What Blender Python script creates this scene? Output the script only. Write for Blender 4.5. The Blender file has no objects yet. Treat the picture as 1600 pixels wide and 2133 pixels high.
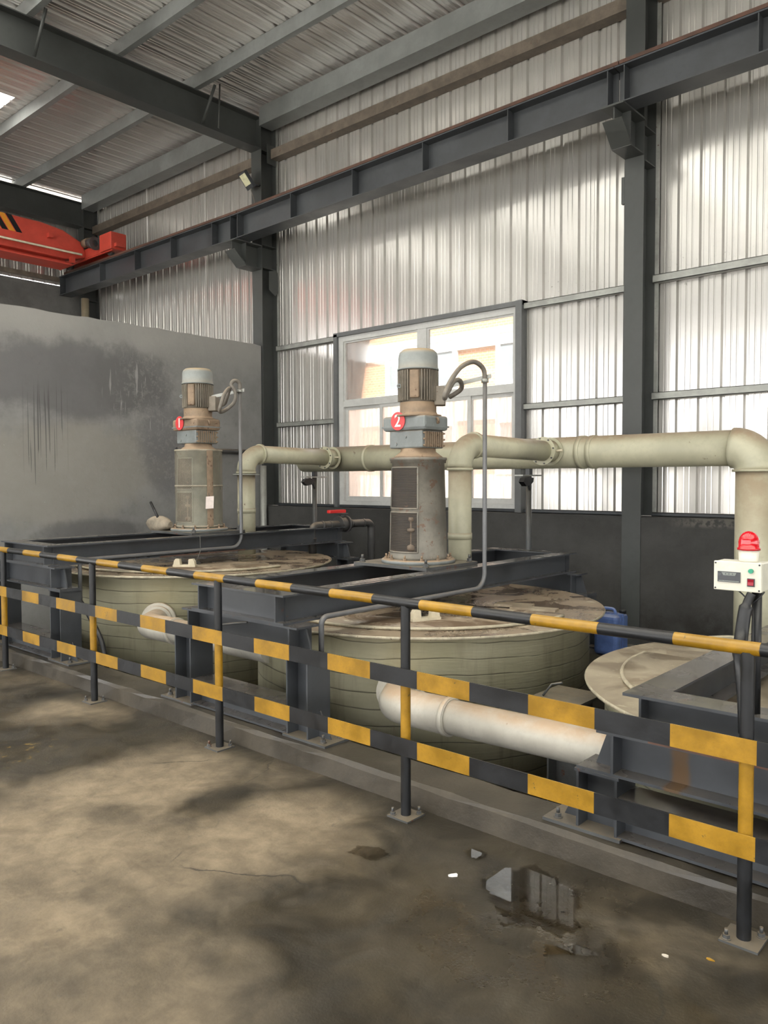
import bpy, math, random
from mathutils import Vector, Matrix
random.seed(7)
PI = math.pi
scn = bpy.context.scene
col = scn.collection

# ------------------------------------------------------------------ camera
cam_d = bpy.data.cameras.new('camera')
cam = bpy.data.objects.new('camera', cam_d)
col.objects.link(cam)
YAW, PITCH, ROLL, FPX = 0.72698, 0.04023, -0.00323, 1636.0
fw = Vector((-math.sin(YAW) * math.cos(PITCH), math.cos(YAW) * math.cos(PITCH), -math.sin(PITCH)))
rt = Vector((math.cos(YAW), math.sin(YAW), 0))
up = rt.cross(fw)
rt2 = rt * math.cos(ROLL) + up * math.sin(ROLL)
up2 = -rt * math.sin(ROLL) + up * math.cos(ROLL)
M = Matrix.Identity(4)
for i in range(3):
    M[i][0] = rt2[i]; M[i][1] = up2[i]; M[i][2] = -fw[i]
M.translation = Vector((0, 0, 1.62))
cam.matrix_world = M
cam_d.sensor_fit = 'HORIZONTAL'
cam_d.sensor_width = 36.0
cam_d.lens = 36.0 * FPX / 1600.0
cam_d.clip_start = 0.05
cam_d.clip_end = 300
scn.camera = cam

# ------------------------------------------------------------------ sky, exposure
world = bpy.data.worlds.new('World')
scn.world = world
world.use_nodes = True
wb = world.node_tree.nodes['Background']
wb.inputs[0].default_value = (1.0, 0.985, 0.96, 1)
wb.inputs[1].default_value = 1.0
vs = scn.view_settings
vs.view_transform = 'Standard'
vs.look = 'None'
vs.gamma = 1.0
vs.use_curve_mapping = False
vs.exposure = 2.1
sun_d = bpy.data.lights.new('sun', 'SUN')
sun_d.energy = 4.5
sun_d.angle = math.radians(3)
sun_d.color = (1.0, .95, .87)
sun = bpy.data.objects.new('sun', sun_d)
col.objects.link(sun)
sun.rotation_euler = Vector((-.35, .50, -.80)).to_track_quat('-Z', 'Y').to_euler()
try:
    scn.cycles.use_denoising = True
    scn.cycles.max_bounces = 8
    scn.cycles.diffuse_bounces = 4
    scn.cycles.use_adaptive_sampling = True
    scn.cycles.adaptive_threshold = .045
    scn.cycles.glossy_bounces = 3
    scn.cycles.transparent_max_bounces = 8
    scn.cycles.caustics_reflective = False
    scn.cycles.caustics_refractive = False
    scn.cycles.sample_clamp_indirect = 8
except Exception:
    pass

# ------------------------------------------------------------------ materials
class NT:
    def __init__(s, name):
        s.m = bpy.data.materials.new(name)
        s.m.use_nodes = True
        s.t = s.m.node_tree
        s.n = s.t.nodes
        s.l = s.t.links
        s.b = s.n['Principled BSDF']
        s._pos = None

    def new(s, t, **kw):
        n = s.n.new(t)
        for k, v in kw.items():
            setattr(n, k, v)
        return n

    def put(s, sock, v):
        if isinstance(v, bpy.types.NodeSocket):
            s.l.new(v, sock)
        elif v is not None:
            if isinstance(v, (tuple, list)) and len(v) == 3 and sock.type == 'RGBA':
                v = (*v, 1)
            sock.default_value = v

    def pos(s):
        if s._pos is None:
            s._pos = s.new('ShaderNodeNewGeometry')
        return s._pos.outputs['Position']

    def nz(s):
        s.pos()
        return s.sep(s._pos.outputs['Normal'])[2]

    def sep(s, v):
        n = s.new('ShaderNodeSeparateXYZ')
        s.put(n.inputs[0], v)
        return n.outputs

    def comb(s, x, y, z):
        n = s.new('ShaderNodeCombineXYZ')
        for i, v in enumerate((x, y, z)):
            s.put(n.inputs[i], v)
        return n.outputs[0]

    def scale(s, v, k):
        n = s.new('ShaderNodeVectorMath', operation='MULTIPLY')
        s.put(n.inputs[0], v)
        n.inputs[1].default_value = k if isinstance(k, tuple) else (k, k, k)
        return n.outputs[0]

    def noise(s, scale=5, detail=4, rough=.55, vec=None, dist=0):
        n = s.new('ShaderNodeTexNoise')
        s.put(n.inputs['Vector'], vec if vec is not None else s.pos())
        n.inputs['Scale'].default_value = scale
        n.inputs['Detail'].default_value = detail
        n.inputs['Roughness'].default_value = rough
        n.inputs['Distortion'].default_value = dist
        return n.outputs['Fac']

    def math(s, op, a, b=None, c=None, clamp=False):
        n = s.new('ShaderNodeMath', operation=op, use_clamp=clamp)
        for i, v in enumerate((a, b, c)):
            if v is not None:
                s.put(n.inputs[i], v)
        return n.outputs[0]

    def rng(s, v, a, b, c=0., d=1., smooth=True):
        n = s.new('ShaderNodeMapRange')
        if smooth:
            n.interpolation_type = 'SMOOTHSTEP'
        s.put(n.inputs[0], v)
        for i, q in enumerate((a, b, c, d)):
            n.inputs[i + 1].default_value = q
        return n.outputs[0]

    def mix(s, f, a, b):
        n = s.new('ShaderNodeMix', data_type='RGBA')
        s.put(n.inputs[0], f)
        s.put(n.inputs[6], a)
        s.put(n.inputs[7], b)
        return n.outputs[2]

    def blob(s, c, r):
        n = s.new('ShaderNodeVectorMath', operation='DISTANCE')
        s.put(n.inputs[0], s.pos())
        n.inputs[1].default_value = c
        return s.rng(n.outputs['Value'], r, r * .15)

    def bump(s, h, strength=.2, dist=.01):
        n = s.new('ShaderNodeBump')
        n.inputs['Strength'].default_value = strength
        n.inputs['Distance'].default_value = dist
        s.put(n.inputs['Height'], h)
        s.l.new(n.outputs[0], s.b.inputs['Normal'])

    def fin(s, colr, rough, metal=0., spec=.5, **kw):
        s.put(s.b.inputs['Base Color'], colr)
        s.put(s.b.inputs['Roughness'], rough)
        s.put(s.b.inputs['Metallic'], metal)
        s.put(s.b.inputs['Specular IOR Level'], spec)
        for k, v in kw.items():
            s.put(s.b.inputs[k], v)
        return s.m


def paint(name, c, rough=.45, *a, wet=0., **k):
    return _paint(name, c, rough, *a, wet=wet, **k)


def _paint(name, c, rough=.45, var=.25, scale=4, rust=0., dust=0., dustcol=(.22, .18, .13), metal=0., bump=.05, rustcol=(.10, .035, .018), wet=0., stain=None):
    """painted or bare surface with colour variation, rust patches and settled dust on faces that look up"""
    t = NT(name)
    n1 = t.noise(scale, 5, .6)
    n2 = t.noise(scale * 7, 3, .6)
    dark = tuple(x * (1 - var) for x in c)
    light = tuple(min(1, x * (1 + var)) for x in c)
    k = t.mix(t.rng(n1, .3, .7), dark, light)
    k = t.mix(t.rng(n2, .45, .75, 0, .35), k, tuple(x * .8 for x in c))
    r = t.rng(n1, .3, .7, rough - .08, rough + .12)
    if rust > 0:
        rm = t.rng(t.noise(scale * 2.3, 6, .7), .66 - rust * .2, .72 - rust * .2)
        k = t.mix(rm, k, rustcol)
    if dust > 0:
        dm = t.math('MULTIPLY', t.rng(t.nz(), .25, .85), t.rng(t.noise(9, 5, .65), .25, .6, dust * .5, dust))
        k = t.mix(dm, k, dustcol)
    if stain:
        px, py, pz = t.sep(t.pos())
        wob = t.math('MULTIPLY', t.math('SUBTRACT', t.noise(9, 3), .5), .04)
        sx = t.rng(t.math('ABSOLUTE', t.math('ADD', t.math('SUBTRACT', px, stain[0]), wob)), .05, .02)
        sm = t.math('MULTIPLY', sx, t.math('MULTIPLY', t.rng(pz, stain[1], stain[1] + .06), t.rng(pz, stain[2], stain[2] - .01)))
        k = t.mix(t.math('MULTIPLY', sm, .75), k, (.11, .055, .012))
    if wet > 0:   # films of water lying on faces that look up
        wm = t.math('MULTIPLY', t.rng(t.nz(), .5, .95), t.rng(t.noise(3.1, 4, .6), .38, .55, .3, 1.))
        r = t.math('MULTIPLY', r, t.rng(wm, 0, 1, 1, 1 - wet))
    if bump:
        t.bump(n2, bump, .01)
    return t.fin(k, r, metal)


MAT = {}
MAT['steel'] = paint('grey_painted_steel', (.050, .055, .062), .42, .18, 2.5, .0, .75, (.13, .115, .09), 0, .03)
MAT['frame'] = paint('wet_frame_steel', (.050, .055, .063), .42, .18, 2.5, .02, .55, (.12, .10, .08), 0, .03, wet=.75, stain=(-1.18, .34, .55))
MAT['steel_old'] = paint('worn_grey_steel', (.075, .078, .08), .45, .25, 5, .28, .9, (.17, .14, .10), 0, .08)
MAT['column'] = paint('column_paint', (.056, .061, .060), .5, .15, 1.5, .0, .5, (.12, .11, .09), 0, .02)
MAT['galv'] = paint('galvanised_girt', (.33, .34, .32), .42, .2, 5, .05, .5, (.2, .18, .14), .3, .03)
MAT['surround'] = paint('window_surround', (.13, .137, .14), .45, .15, 3, 0, .3)
MAT['purlin'] = paint('purlin_paint', (.25, .265, .265), .45, .18, 2.0, 0, .3, (.2, .18, .15), .2, .02)
MAT['rusty_girt'] = paint('dusty_girt', (.15, .125, .10), .65, .25, 6, .1, .9, (.24, .19, .14))
MAT['rail_rust'] = paint('rusty_crane_rail', (.10, .05, .035), .6, .3, 6, .2, .3)
MAT['black'] = paint('black_paint', (.008, .009, .011), .38, .35, 8, 0, .12, (.10, .085, .065), 0, .05)
MAT['yellow'] = paint('yellow_paint', (.31, .165, .007), .42, .25, 9, .06, .3, (.34, .24, .10), 0, .06, (.08, .06, .02))
MAT['pipe_cream'] = paint('fibreglass_pipe', (.47, .46, .34), .42, .12, 3, .02, .95, (.33, .245, .165), 0, .03)
MAT['pipe_white'] = paint('white_plastic_pipe', (.52, .50, .44), .4, .10, 6, .03, .85, (.42, .29, .18), 0, .03, (.22, .14, .09))
MAT['cast'] = paint('grey_blue_casting', (.185, .205, .207), .5, .2, 6, .12, .9, (.36, .25, .155), 0, .06, (.17, .10, .065))
MAT['cast_rusty'] = paint('rusty_brown_casting', (.24, .175, .12), .65, .25, 7, .35, .6, (.37, .26, .165), 0, .08, (.12, .07, .045))
MAT['motor'] = paint('dusty_motor_paint', (.21, .185, .15), .6, .2, 8, .12, .8, (.36, .26, .17), 0, .04, (.13, .085, .06))
MAT['cover'] = paint('fan_cover_paint', (.25, .27, .265), .5, .12, 6, .0, 1., (.44, .33, .20), 0, .03)
MAT['hose'] = paint('grey_flex_hose', (.17, .155, .135), .6, .2, 20, 0, .7, (.30, .24, .17))
MAT['conduit'] = paint('grey_conduit', (.13, .135, .145), .45, .15, 10, 0, .4)
MAT['dark_pipe'] = paint('dark_plastic_pipe', (.055, .055, .056), .4, .2, 8, 0, .95, (.20, .16, .12))
MAT['red'] = paint('crane_red', (.58, .075, .05), .42, .15, 2, 0, .55, (.45, .20, .14), 0, .02)
MAT['red_plain'] = paint('red_plastic', (.65, .03, .03), .35, .1, 4, 0, .2, (.4, .15, .12), 0, 0)
MAT['badge_red'] = paint('badge_red', (.66, .055, .06), .45, .08, 12, 0, .0, bump=0)
MAT['white'] = paint('white_print', (.78, .77, .75), .5, .06, 10, 0, 0, bump=0)
MAT['frame_white'] = paint('window_frame_pvc', (.55, .56, .55), .4, .08, 4, 0, .6, (.36, .32, .26), 0, .02)
MAT['box'] = paint('cream_enclosure', (.66, .65, .56), .4, .05, 10, 0, .15, (.5, .45, .36), 0, .0)
MAT['beacon_white'] = paint('beacon_base', (.72, .69, .60), .35, .05, 10, bump=0)
MAT['dark_plastic'] = paint('dark_display', (.05, .055, .065), .2, .05, 10, bump=0)
MAT['lcd'] = paint('lcd_face', (.20, .225, .21), .25, .05, 10, bump=0)
MAT['green'] = paint('green_lamp', (.02, .30, .18), .25, .05, 10, bump=0)
MAT['dark_red'] = paint('dark_red_switch', (.30, .015, .03), .25, .05, 10, bump=0)
MAT['blue'] = paint('blue_jerrycan', (.09, .15, .36), .45, .25, 8, 0, .5, (.28, .28, .3))
MAT['paper'] = paint('paper_tag', (.62, .55, .52), .7, .08, 30, bump=0)
MAT['sack'] = paint('dirty_sack', (.23, .20, .155), .8, .3, 12, .1, .5, (.35, .28, .2), 0, .3)
MAT['lug'] = paint('cream_lug', (.62, .56, .42), .5, .12, 10, .05, .2)
MAT['orange'] = paint('orange_stripe', (.72, .30, .03), .45, .1, 3, bump=0)
MAT['led'] = paint('led_panel', (.70, .70, .48), .3, .1, 20, bump=0)
MAT['chip'] = paint('pale_chip', (.55, .5, .42), .7, .1, 10, bump=0)
MAT['wet_steel'] = paint('wet_grey_steel', (.085, .088, .09), .2, .3, 4, .05, .35, (.17, .14, .11), 0, .05)
MAT['pedestal'] = paint('rust_streaked_pedestal', (.185, .175, .15), .55, .28, 5, .5, .5, (.3, .22, .15), 0, .05, (.16, .105, .075))
MAT['pedestal_green'] = paint('grey_green_pedestal', (.20, .225, .195), .55, .2, 5, .1, .5, (.3, .24, .16), 0, .05, (.16, .11, .08))
MAT['screen'] = paint('rusty_mesh_dark_inside', (.03, .026, .022), .7, .3, 9, .2, 0, bump=0, rustcol=(.14, .085, .06))  # near-black base stands for the shaded inside behind the mesh
MAT['wire'] = paint('rusty_wire', (.13, .10, .075), .7, .3, 9, .2, 0, bump=0, rustcol=(.12, .07, .05))
MAT['guard'] = paint('expanded_metal_guard', (.30, .27, .21), .6, .25, 6, .15, .2, bump=0, rustcol=(.22, .14, .09))
MAT['plinth'] = paint('dark_gap', (.03, .03, .03), .7, .2, 5, bump=0)


def m_sheet(name, c, r0, axis, metal=.6):
    t = NT(name)
    x, y, z = t.sep(t.pos())
    n = t.noise(.7, 3, .5)
    k = t.mix(t.rng(n, .3, .7), tuple(v * .9 for v in c), c)
    g = t.noise(40, 3, .6)
    k = t.mix(t.rng(g, .5, .8, 0, .06), k, tuple(v * .5 for v in c))
    if axis == 'z':   # dark soot flecks where the sheets end above the window, the girts and the sill
        f = t.rng(t.noise(22, 5, .75), .62, .68)
        band = t.math('MAXIMUM', t.math('MULTIPLY', t.rng(z, 4.1, 3.7), t.rng(z, 3.5, 3.62)), t.rng(z, 1.42, 1.26))
        patch = t.rng(t.noise(1.3, 2), .45, .62)
        k = t.mix(t.math('MULTIPLY', t.math('MULTIPLY', f, band), patch), k, (.07, .06, .05))
    t.bump(t.noise(1.1, 2, .5), .12, .05)
    return t.fin(k, r0, metal)


MAT['wall_sheet'] = m_sheet('wall_sheet_paint', (.72, .705, .68), .2, 'z')
MAT['roof_sheet'] = m_sheet('roof_sheet_paint', (.80, .785, .76), .2, 'y', .5)


def m_floor():
    t = NT('wet_concrete_floor')
    big = t.noise(.85, 5, .6, dist=.6)
    med = t.noise(3.2, 6, .62, dist=.4)
    fine = t.noise(28, 5, .65)
    dry = None
    for c, r, a in (((-3.75, 2.2, 0), .95, .8), ((-3.3, 1.35, 0), 1.3, .75), ((-2.75, 2.35, 0), .75, .7), ((-3.3, 2.75, 0), .5, .35),
                    ((-5.35, 2.6, 0), .55, .6), ((-6.4, 2.75, 0), .8, .35), ((-2.3, 1.2, 0), .9, .35), ((-4.6, 1.4, 0), 1., .5), ((-5.0, 2.72, 0), .4, .3), ((-1.0, 2.65, 0), .5, .22)):
        b = t.math('MULTIPLY', t.blob(c, r), a)
        dry = b if dry is None else t.math('MAXIMUM', dry, b)
    wetp = t.math('MULTIPLY', t.blob((-4.6, 2.2, 0), .65), .45)
    wetp = t.math('ADD', wetp, t.math('MULTIPLY', t.blob((-3.25, 2.33, 0), .28), .35))
    wetp = t.math('ADD', wetp, t.math('MULTIPLY', t.blob((-3.5, 1.95, 0), .22), .3))
    d = t.math('SUBTRACT', t.math('ADD', dry, t.math('MULTIPLY', t.math('SUBTRACT', big, .5), 1.1)), wetp)
    d = t.math('ADD', d, t.math('MULTIPLY', t.math('SUBTRACT', med, .5), .7))
    dryf = t.rng(d, .0, .85)
    wetc = t.mix(t.rng(med, .3, .7), (.021, .0175, .012), (.050, .041, .027))
    dryc = t.mix(t.rng(t.noise(7, 8, .72, dist=.3), .3, .72), (.148, .116, .076), (.262, .208, .138))
    k = t.mix(dryf, wetc, dryc)
    k = t.mix(t.rng(t.noise(9, 4, .7, dist=.8), .63, .74, 0, .55), k, (.075, .066, .05))
    # worn remains of yellow line paint
    yel = t.math('MULTIPLY', t.math('MAXIMUM', t.blob((-4.75, 2.0, 0), .34), t.blob((-1.62, 1.3, 0), .3)), t.rng(t.noise(13, 6, .75), .56, .64))
    k = t.mix(t.math('MULTIPLY', yel, .7), k, (.38, .25, .06))
    # fine cracks
    vo = t.new('ShaderNodeTexVoronoi', feature='DISTANCE_TO_EDGE')
    vo.inputs['Scale'].default_value = .75
    wv = t.new('ShaderNodeTexNoise')
    t.put(wv.inputs['Vector'], t.pos())
    wv.inputs['Scale'].default_value = 3.
    wv.inputs['Detail'].default_value = 6.
    ad = t.new('ShaderNodeVectorMath', operation='MULTIPLY_ADD')
    t.put(ad.inputs[0], wv.outputs['Color'])
    ad.inputs[1].default_value = (.35, .35, 0)
    t.put(ad.inputs[2], t.pos())
    t.put(vo.inputs['Vector'], ad.outputs[0])
    ck = t.math('MULTIPLY', t.rng(vo.outputs['Distance'], .006, .002), t.rng(t.noise(1.7, 2), .52, .6))
    k = t.mix(t.math('MULTIPLY', ck, .8), k, (.03, .026, .02))
    k = t.mix(t.rng(t.noise(60, 2, .5), .74, .78, 0, .5), k, (.03, .028, .02))
    wr = t.rng(t.noise(2.4, 5, .65, dist=1.), .35, .65, .30, .62)
    r = t.math('ADD', t.math('MULTIPLY', dryf, .35), wr, clamp=True)
    film = t.math('MULTIPLY', t.blob((-1.45, 2.4, 0), .75), t.rng(t.noise(5, 4, .6), .42, .6))
    r = t.math('MULTIPLY', r, t.rng(film, 0, 1, 1, .32))
    h = t.math('ADD', t.math('MULTIPLY', fine, .5), t.math('MULTIPLY', t.noise(90, 2, .5), .35))
    t.bump(h, .35, .006)
    return t.fin(k, r, 0, .5)


MAT['floor'] = m_floor()


def m_concrete(name, c, var=.3, wet=False, patch=None):
    t = NT(name)
    n = t.noise(1.6, 6, .65)
    f = t.noise(14, 5, .7)
    k = t.mix(t.rng(n, .3, .72), tuple(v * (1 - var) for v in c), tuple(v * (1 + var) for v in c))
    k = t.mix(t.rng(f, .55, .8, 0, .45), k, tuple(v * .55 for v in c))
    if patch:
        k = patch(t, k)
    t.bump(f, .25, .012)
    return t.fin(k, t.rng(n, .3, .7, .3, .6) if wet else .75, 0, .5 if wet else .25)


MAT['kerb'] = m_concrete('kerb_concrete', (.056, .047, .034), .55, True)
MAT['pit'] = m_concrete('pit_concrete', (.12, .11, .09), .4, True)


def dado_patch(t, k):
    x, y, z = t.sep(t.pos())
    m = t.math('MULTIPLY', t.rng(z, 1.13, 1.18), t.rng(t.noise(9, 5, .7), .42, .55))
    k = t.mix(t.math('MULTIPLY', t.math('MULTIPLY', m, .7), t.rng(x, -3.2, -2.7)), k, (.17, .16, .14))
    m = t.math('MULTIPLY', t.rng(z, .7, .1), t.rng(t.noise(3, 5, .7), .4, .7))
    return t.mix(m, k, (.035, .033, .03))


MAT['dado'] = m_concrete('dark_rendered_wall', (.062, .062, .060), .2, False, dado_patch)


def part_patch(t, k):
    x, y, z = t.sep(t.pos())
    w = t.noise(2.2, 6, .68)
    w2 = t.noise(1.1, 4, .6)
    def blob2(cy, cz, ry, rz, soft=.35):
        a = t.math('DIVIDE', t.math('SUBTRACT', y, cy), ry)
        b = t.math('DIVIDE', t.math('SUBTRACT', z, cz), rz)
        d = t.math('SQRT', t.math('ADD', t.math('MULTIPLY', a, a), t.math('MULTIPLY', b, b)))
        d = t.math('ADD', d, t.math('MULTIPLY', t.math('SUBTRACT', w, .5), 1.3))
        return t.rng(d, 1. + soft, 1. - soft * .4)
    # light upper band and a pale patch low on the wall
    k = t.mix(t.math('MULTIPLY', t.rng(z, 3.1, 3.6), t.rng(w2, .3, .6, .3, .8)), k, (.33, .325, .31))
    k = t.mix(t.math('MULTIPLY', blob2(4.6, 1.75, 1.2, .55), .5), k, (.30, .285, .25))
    # broad dark paint field
    k = t.mix(t.math('MULTIPLY', blob2(4.75, 2.88, 1.15, .42),   .75), k, (.125, .125, .128))
    k = t.mix(t.math('MULTIPLY', blob2(6.15, 2.05, .42, .62), .5), k, (.11, .11, .118))
    k = t.mix(t.math('MULTIPLY', blob2(5.55, 2.95, .5, .38), .5), k, (.12, .12, .12))
    k = t.mix(t.math('MULTIPLY', blob2(5.0, .95, .6, .16), .6), k, (.10, .10, .10))
    # runs of dark paint
    v = t.comb(0., t.math('MULTIPLY', y, 44.), t.math('MULTIPLY', z, .5))
    dr = t.rng(t.noise(1., 1, .4, v), .56, .60)
    ln = t.noise(9, 1, .5, t.comb(0., t.math('MULTIPLY', y, 4.), 0.))
    end = t.math('SUBTRACT', z, t.rng(ln, .3, .7, 1.55, 2.4))
    reg = t.math('MULTIPLY', t.math('MULTIPLY', t.rng(y, 4.1, 4.2), t.rng(y, 4.72, 4.58)), t.math('MULTIPLY', t.rng(end, 0., .05), t.rng(z, 2.9, 2.6)))
    k = t.mix(t.math('MULTIPLY', t.math('MULTIPLY', dr, reg), .8), k, (.09, .09, .09))
    # white splashes and runs
    v2 = t.comb(0., t.math('MULTIPLY', y, 26.), t.math('MULTIPLY', z, 2.2))
    wr = t.math('MULTIPLY', t.rng(t.noise(1., 3, .6, v2), .60, .70), blob2(5.65, 2.75, .45, .5))
    k = t.mix(t.math('MULTIPLY', wr, .55), k, (.42, .42, .41))
    sp = t.math('MULTIPLY', t.rng(t.noise(34, 3, .6), .71, .75), t.math('MAXIMUM', blob2(4.9, 1.2, .8, .28), t.math('MULTIPLY', blob2(4.0, 2.0, .6, .5), .6)))
    k = t.mix(t.math('MULTIPLY', sp, .8), k, (.5, .5, .47))
    mo = t.math('MULTIPLY', t.rng(t.noise(17, 5, .7), .5, .62), blob2(5.95, 2.6, .55, 1.0))
    k = t.mix(t.math('MULTIPLY', mo, .25), k, (.33, .33, .31))
    return k


MAT['partition'] = m_concrete('grey_cement_partition', (.24, .24, .237), .14, False, part_patch)
MAT['gable_wall'] = m_concrete('grey_gable_render', (.16, .16, .155), .2)


def m_tank():
    t = NT('filament_wound_tank')
    x, y, z = t.sep(t.pos())
    w = t.noise(.8, 3, .5)
    ph = t.math('ADD', t.math('MULTIPLY', z, 9.2), t.math('MULTIPLY', w, 1.4))
    ph = t.math('ADD', ph, t.math('MULTIPLY', x, .18))
    fr = t.math('FRACT', ph)
    line = t.math('MULTIPLY', t.rng(t.math('ABSOLUTE', t.math('SUBTRACT', fr, .5)), .05, .015), t.rng(t.noise(2.5, 3), .28, .5))
    n = t.noise(1.6, 5, .6)
    k = t.mix(t.rng(n, .3, .7), (.47, .45, .30), (.59, .565, .41))
    st = t.noise(1., 4, .6, t.scale(t.pos(), (11, 11, 1.3)))
    k = t.mix(t.math('MULTIPLY', t.rng(st, .52, .75), t.rng(z, .75, -.2, .25, .7)), k, (.25, .21, .135))
    k = t.mix(t.math('MULTIPLY', line, .75), k, (.11, .10, .07))
    g = t.noise(1., 3, .55, t.scale(t.pos(), (5, 5, 60)))
    k = t.mix(t.rng(g, .45, .75, 0, .22), k, (.52, .51, .39))
    t.bump(t.math('SUBTRACT', g, t.math('MULTIPLY', line, 2.)), .22, .008)
    return t.fin(k, .42, 0, .5)


MAT['tank'] = m_tank()


def m_lid():
    t = NT('stained_tank_lid')
    n = t.noise(2.1, 6, .66, dist=.8)
    m = t.noise(7, 5, .65, dist=.5)
    k = t.mix(t.rng(n, .40, .60), (.135, .095, .064), (.30, .235, .165))
    k = t.mix(t.math('MULTIPLY', t.rng(m, .57, .66), t.rng(n, .4, .6)), k, (.47, .42, .31))
    k = t.mix(t.rng(t.noise(16, 4, .7), .62, .75, 0, .6), k, (.09, .07, .05))
    t.bump(m, .12, .01)
    return t.fin(k, t.rng(n, .40, .58, .12, .48), 0, .5)


MAT['lid'] = m_lid()


def m_lid_pale():
    t = NT('pale_stained_lid')
    n = t.noise(2.6, 6, .66, dist=.8)
    m = t.noise(8, 5, .65, t.scale(t.pos(), (1, 1.8, 1)), dist=.5)
    k = t.mix(t.rng(n, .36, .64), (.20, .155, .105), (.36, .31, .225))
    k = t.mix(t.rng(m, .60, .68, 0, .8), k, (.50, .46, .34))
    t.bump(m, .12, .01)
    return t.fin(k, t.rng(n, .40, .58, .3, .5), 0, .5)


MAT['lid_pale'] = m_lid_pale()
MAT['lid_edge'] = paint('lid_rim', (.44, .40, .30), .5, .25, 14, .25, .3, (.33, .26, .17), 0, .1, (.12, .08, .05))


def m_glass(name, frost, tint):
    m = bpy.data.materials.new(name)
    m.use_nodes = True
    t = m.node_tree
    n = t.nodes
    n.remove(n['Principled BSDF'])
    out = n['Material Output']
    tr = n.new('ShaderNodeBsdfTransparent')
    tr.inputs[0].default_value = (*tint, 1)
    gl = n.new('ShaderNodeBsdfGlossy')
    gl.inputs['Roughness'].default_value = .05
    fr = n.new('ShaderNodeFresnel')
    fr.inputs[0].default_value = 1.45
    mx = n.new('ShaderNodeMixShader')
    t.links.new(fr.outputs[0], mx.inputs[0])
    t.links.new(tr.outputs[0], mx.inputs[1])
    t.links.new(gl.outputs[0], mx.inputs[2])
    last = mx
    if frost > 0:
        tl = n.new('ShaderNodeBsdfTranslucent')
        tl.inputs[0].default_value = (.62, .57, .54, 1)
        g = n.new('ShaderNodeNewGeometry')
        vm = n.new('ShaderNodeVectorMath')
        vm.operation = 'MULTIPLY'
        vm.inputs[1].default_value = (26, 26, 2.2)
        t.links.new(g.outputs['Position'], vm.inputs[0])
        ns = n.new('ShaderNodeTexNoise')
        ns.inputs['Scale'].default_value = 1
        ns.inputs['Detail'].default_value = 4
        t.links.new(vm.outputs[0], ns.inputs['Vector'])
        mr = n.new('ShaderNodeMapRange')
        mr.inputs[1].default_value = .3
        mr.inputs[2].default_value = .7
        mr.inputs[3].default_value = frost * .5
        mr.inputs[4].default_value = frost
        t.links.new(ns.outputs[0], mr.inputs[0])
        m2 = n.new('ShaderNodeMixShader')
        t.links.new(mr.outputs[0], m2.inputs[0])
        t.links.new(mx.outputs[0], m2.inputs[1])
        t.links.new(tl.outputs[0], m2.inputs[2])
        last = m2
    t.links.new(last.outputs[0], out.inputs[0])
    return m


MAT['glass'] = m_glass('clear_window_glass', .12, (.93, .95, .95))
MAT['glass_frost'] = m_glass('fogged_window_glass', .8, (.93, .94, .94))


def m_sky_panel():
    m = bpy.data.materials.new('translucent_roof_panel')
    m.use_nodes = True
    t = m.node_tree
    n = t.nodes
    n.remove(n['Principled BSDF'])
    a = n.new('ShaderNodeBsdfTranslucent')
    a.inputs[0].default_value = (.9, .9, .86, 1)
    t.links.new(a.outputs[0], n['Material Output'].inputs[0])
    return m


MAT['skylight'] = m_sky_panel()


def m_water():
    m = bpy.data.materials.new('puddle_water')
    m.use_nodes = True
    t = m.node_tree
    n = t.nodes
    n.remove(n['Principled BSDF'])
    tr = n.new('ShaderNodeBsdfTransparent')
    tr.inputs[0].default_value = (.86, .83, .78, 1)
    gl = n.new('ShaderNodeBsdfGlossy')
    gl.inputs['Roughness'].default_value = .01
    fr = n.new('ShaderNodeFresnel')
    fr.inputs[0].default_value = 1.36
    mx = n.new('ShaderNodeMixShader')
    t.links.new(fr.outputs[0], mx.inputs[0])
    t.links.new(tr.outputs[0], mx.inputs[1])
    t.links.new(gl.outputs[0], mx.inputs[2])
    t.links.new(mx.outputs[0], n['Material Output'].inputs[0])
    return m


MAT['water'] = m_water()


def m_beacon():
    t = NT('red_beacon_dome')
    return t.fin((.50, .004, .012), .12, 0, .6, **{'Coat Weight': .4})


MAT['beacon'] = m_beacon()


def m_brick():
    t = NT('pale_orange_brick')
    b = t.new('ShaderNodeTexBrick')
    x, y, z = t.sep(t.pos())
    t.l.new(t.comb(x, z, 0.), b.inputs['Vector'])
    b.inputs['Scale'].default_value = 4.
    b.inputs['Color1'].default_value = (.55, .27, .14, 1)
    b.inputs['Color2'].default_value = (.48, .22, .12, 1)
    b.inputs['Mortar'].default_value = (.5, .4, .3, 1)
    b.inputs['Mortar Size'].default_value = .02
    return t.fin(b.outputs[0], .8)


MAT['brick'] = m_brick()
MAT['facade_white'] = paint('white_facade', (.80, .80, .78), .7, .04, 1, bump=0)
MAT['far_glass'] = paint('far_window_glass', (.20, .23, .25), .15, .1, 1, bump=0)
MAT['ground'] = m_concrete('outside_concrete', (.56, .55, .52), .08)


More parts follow.
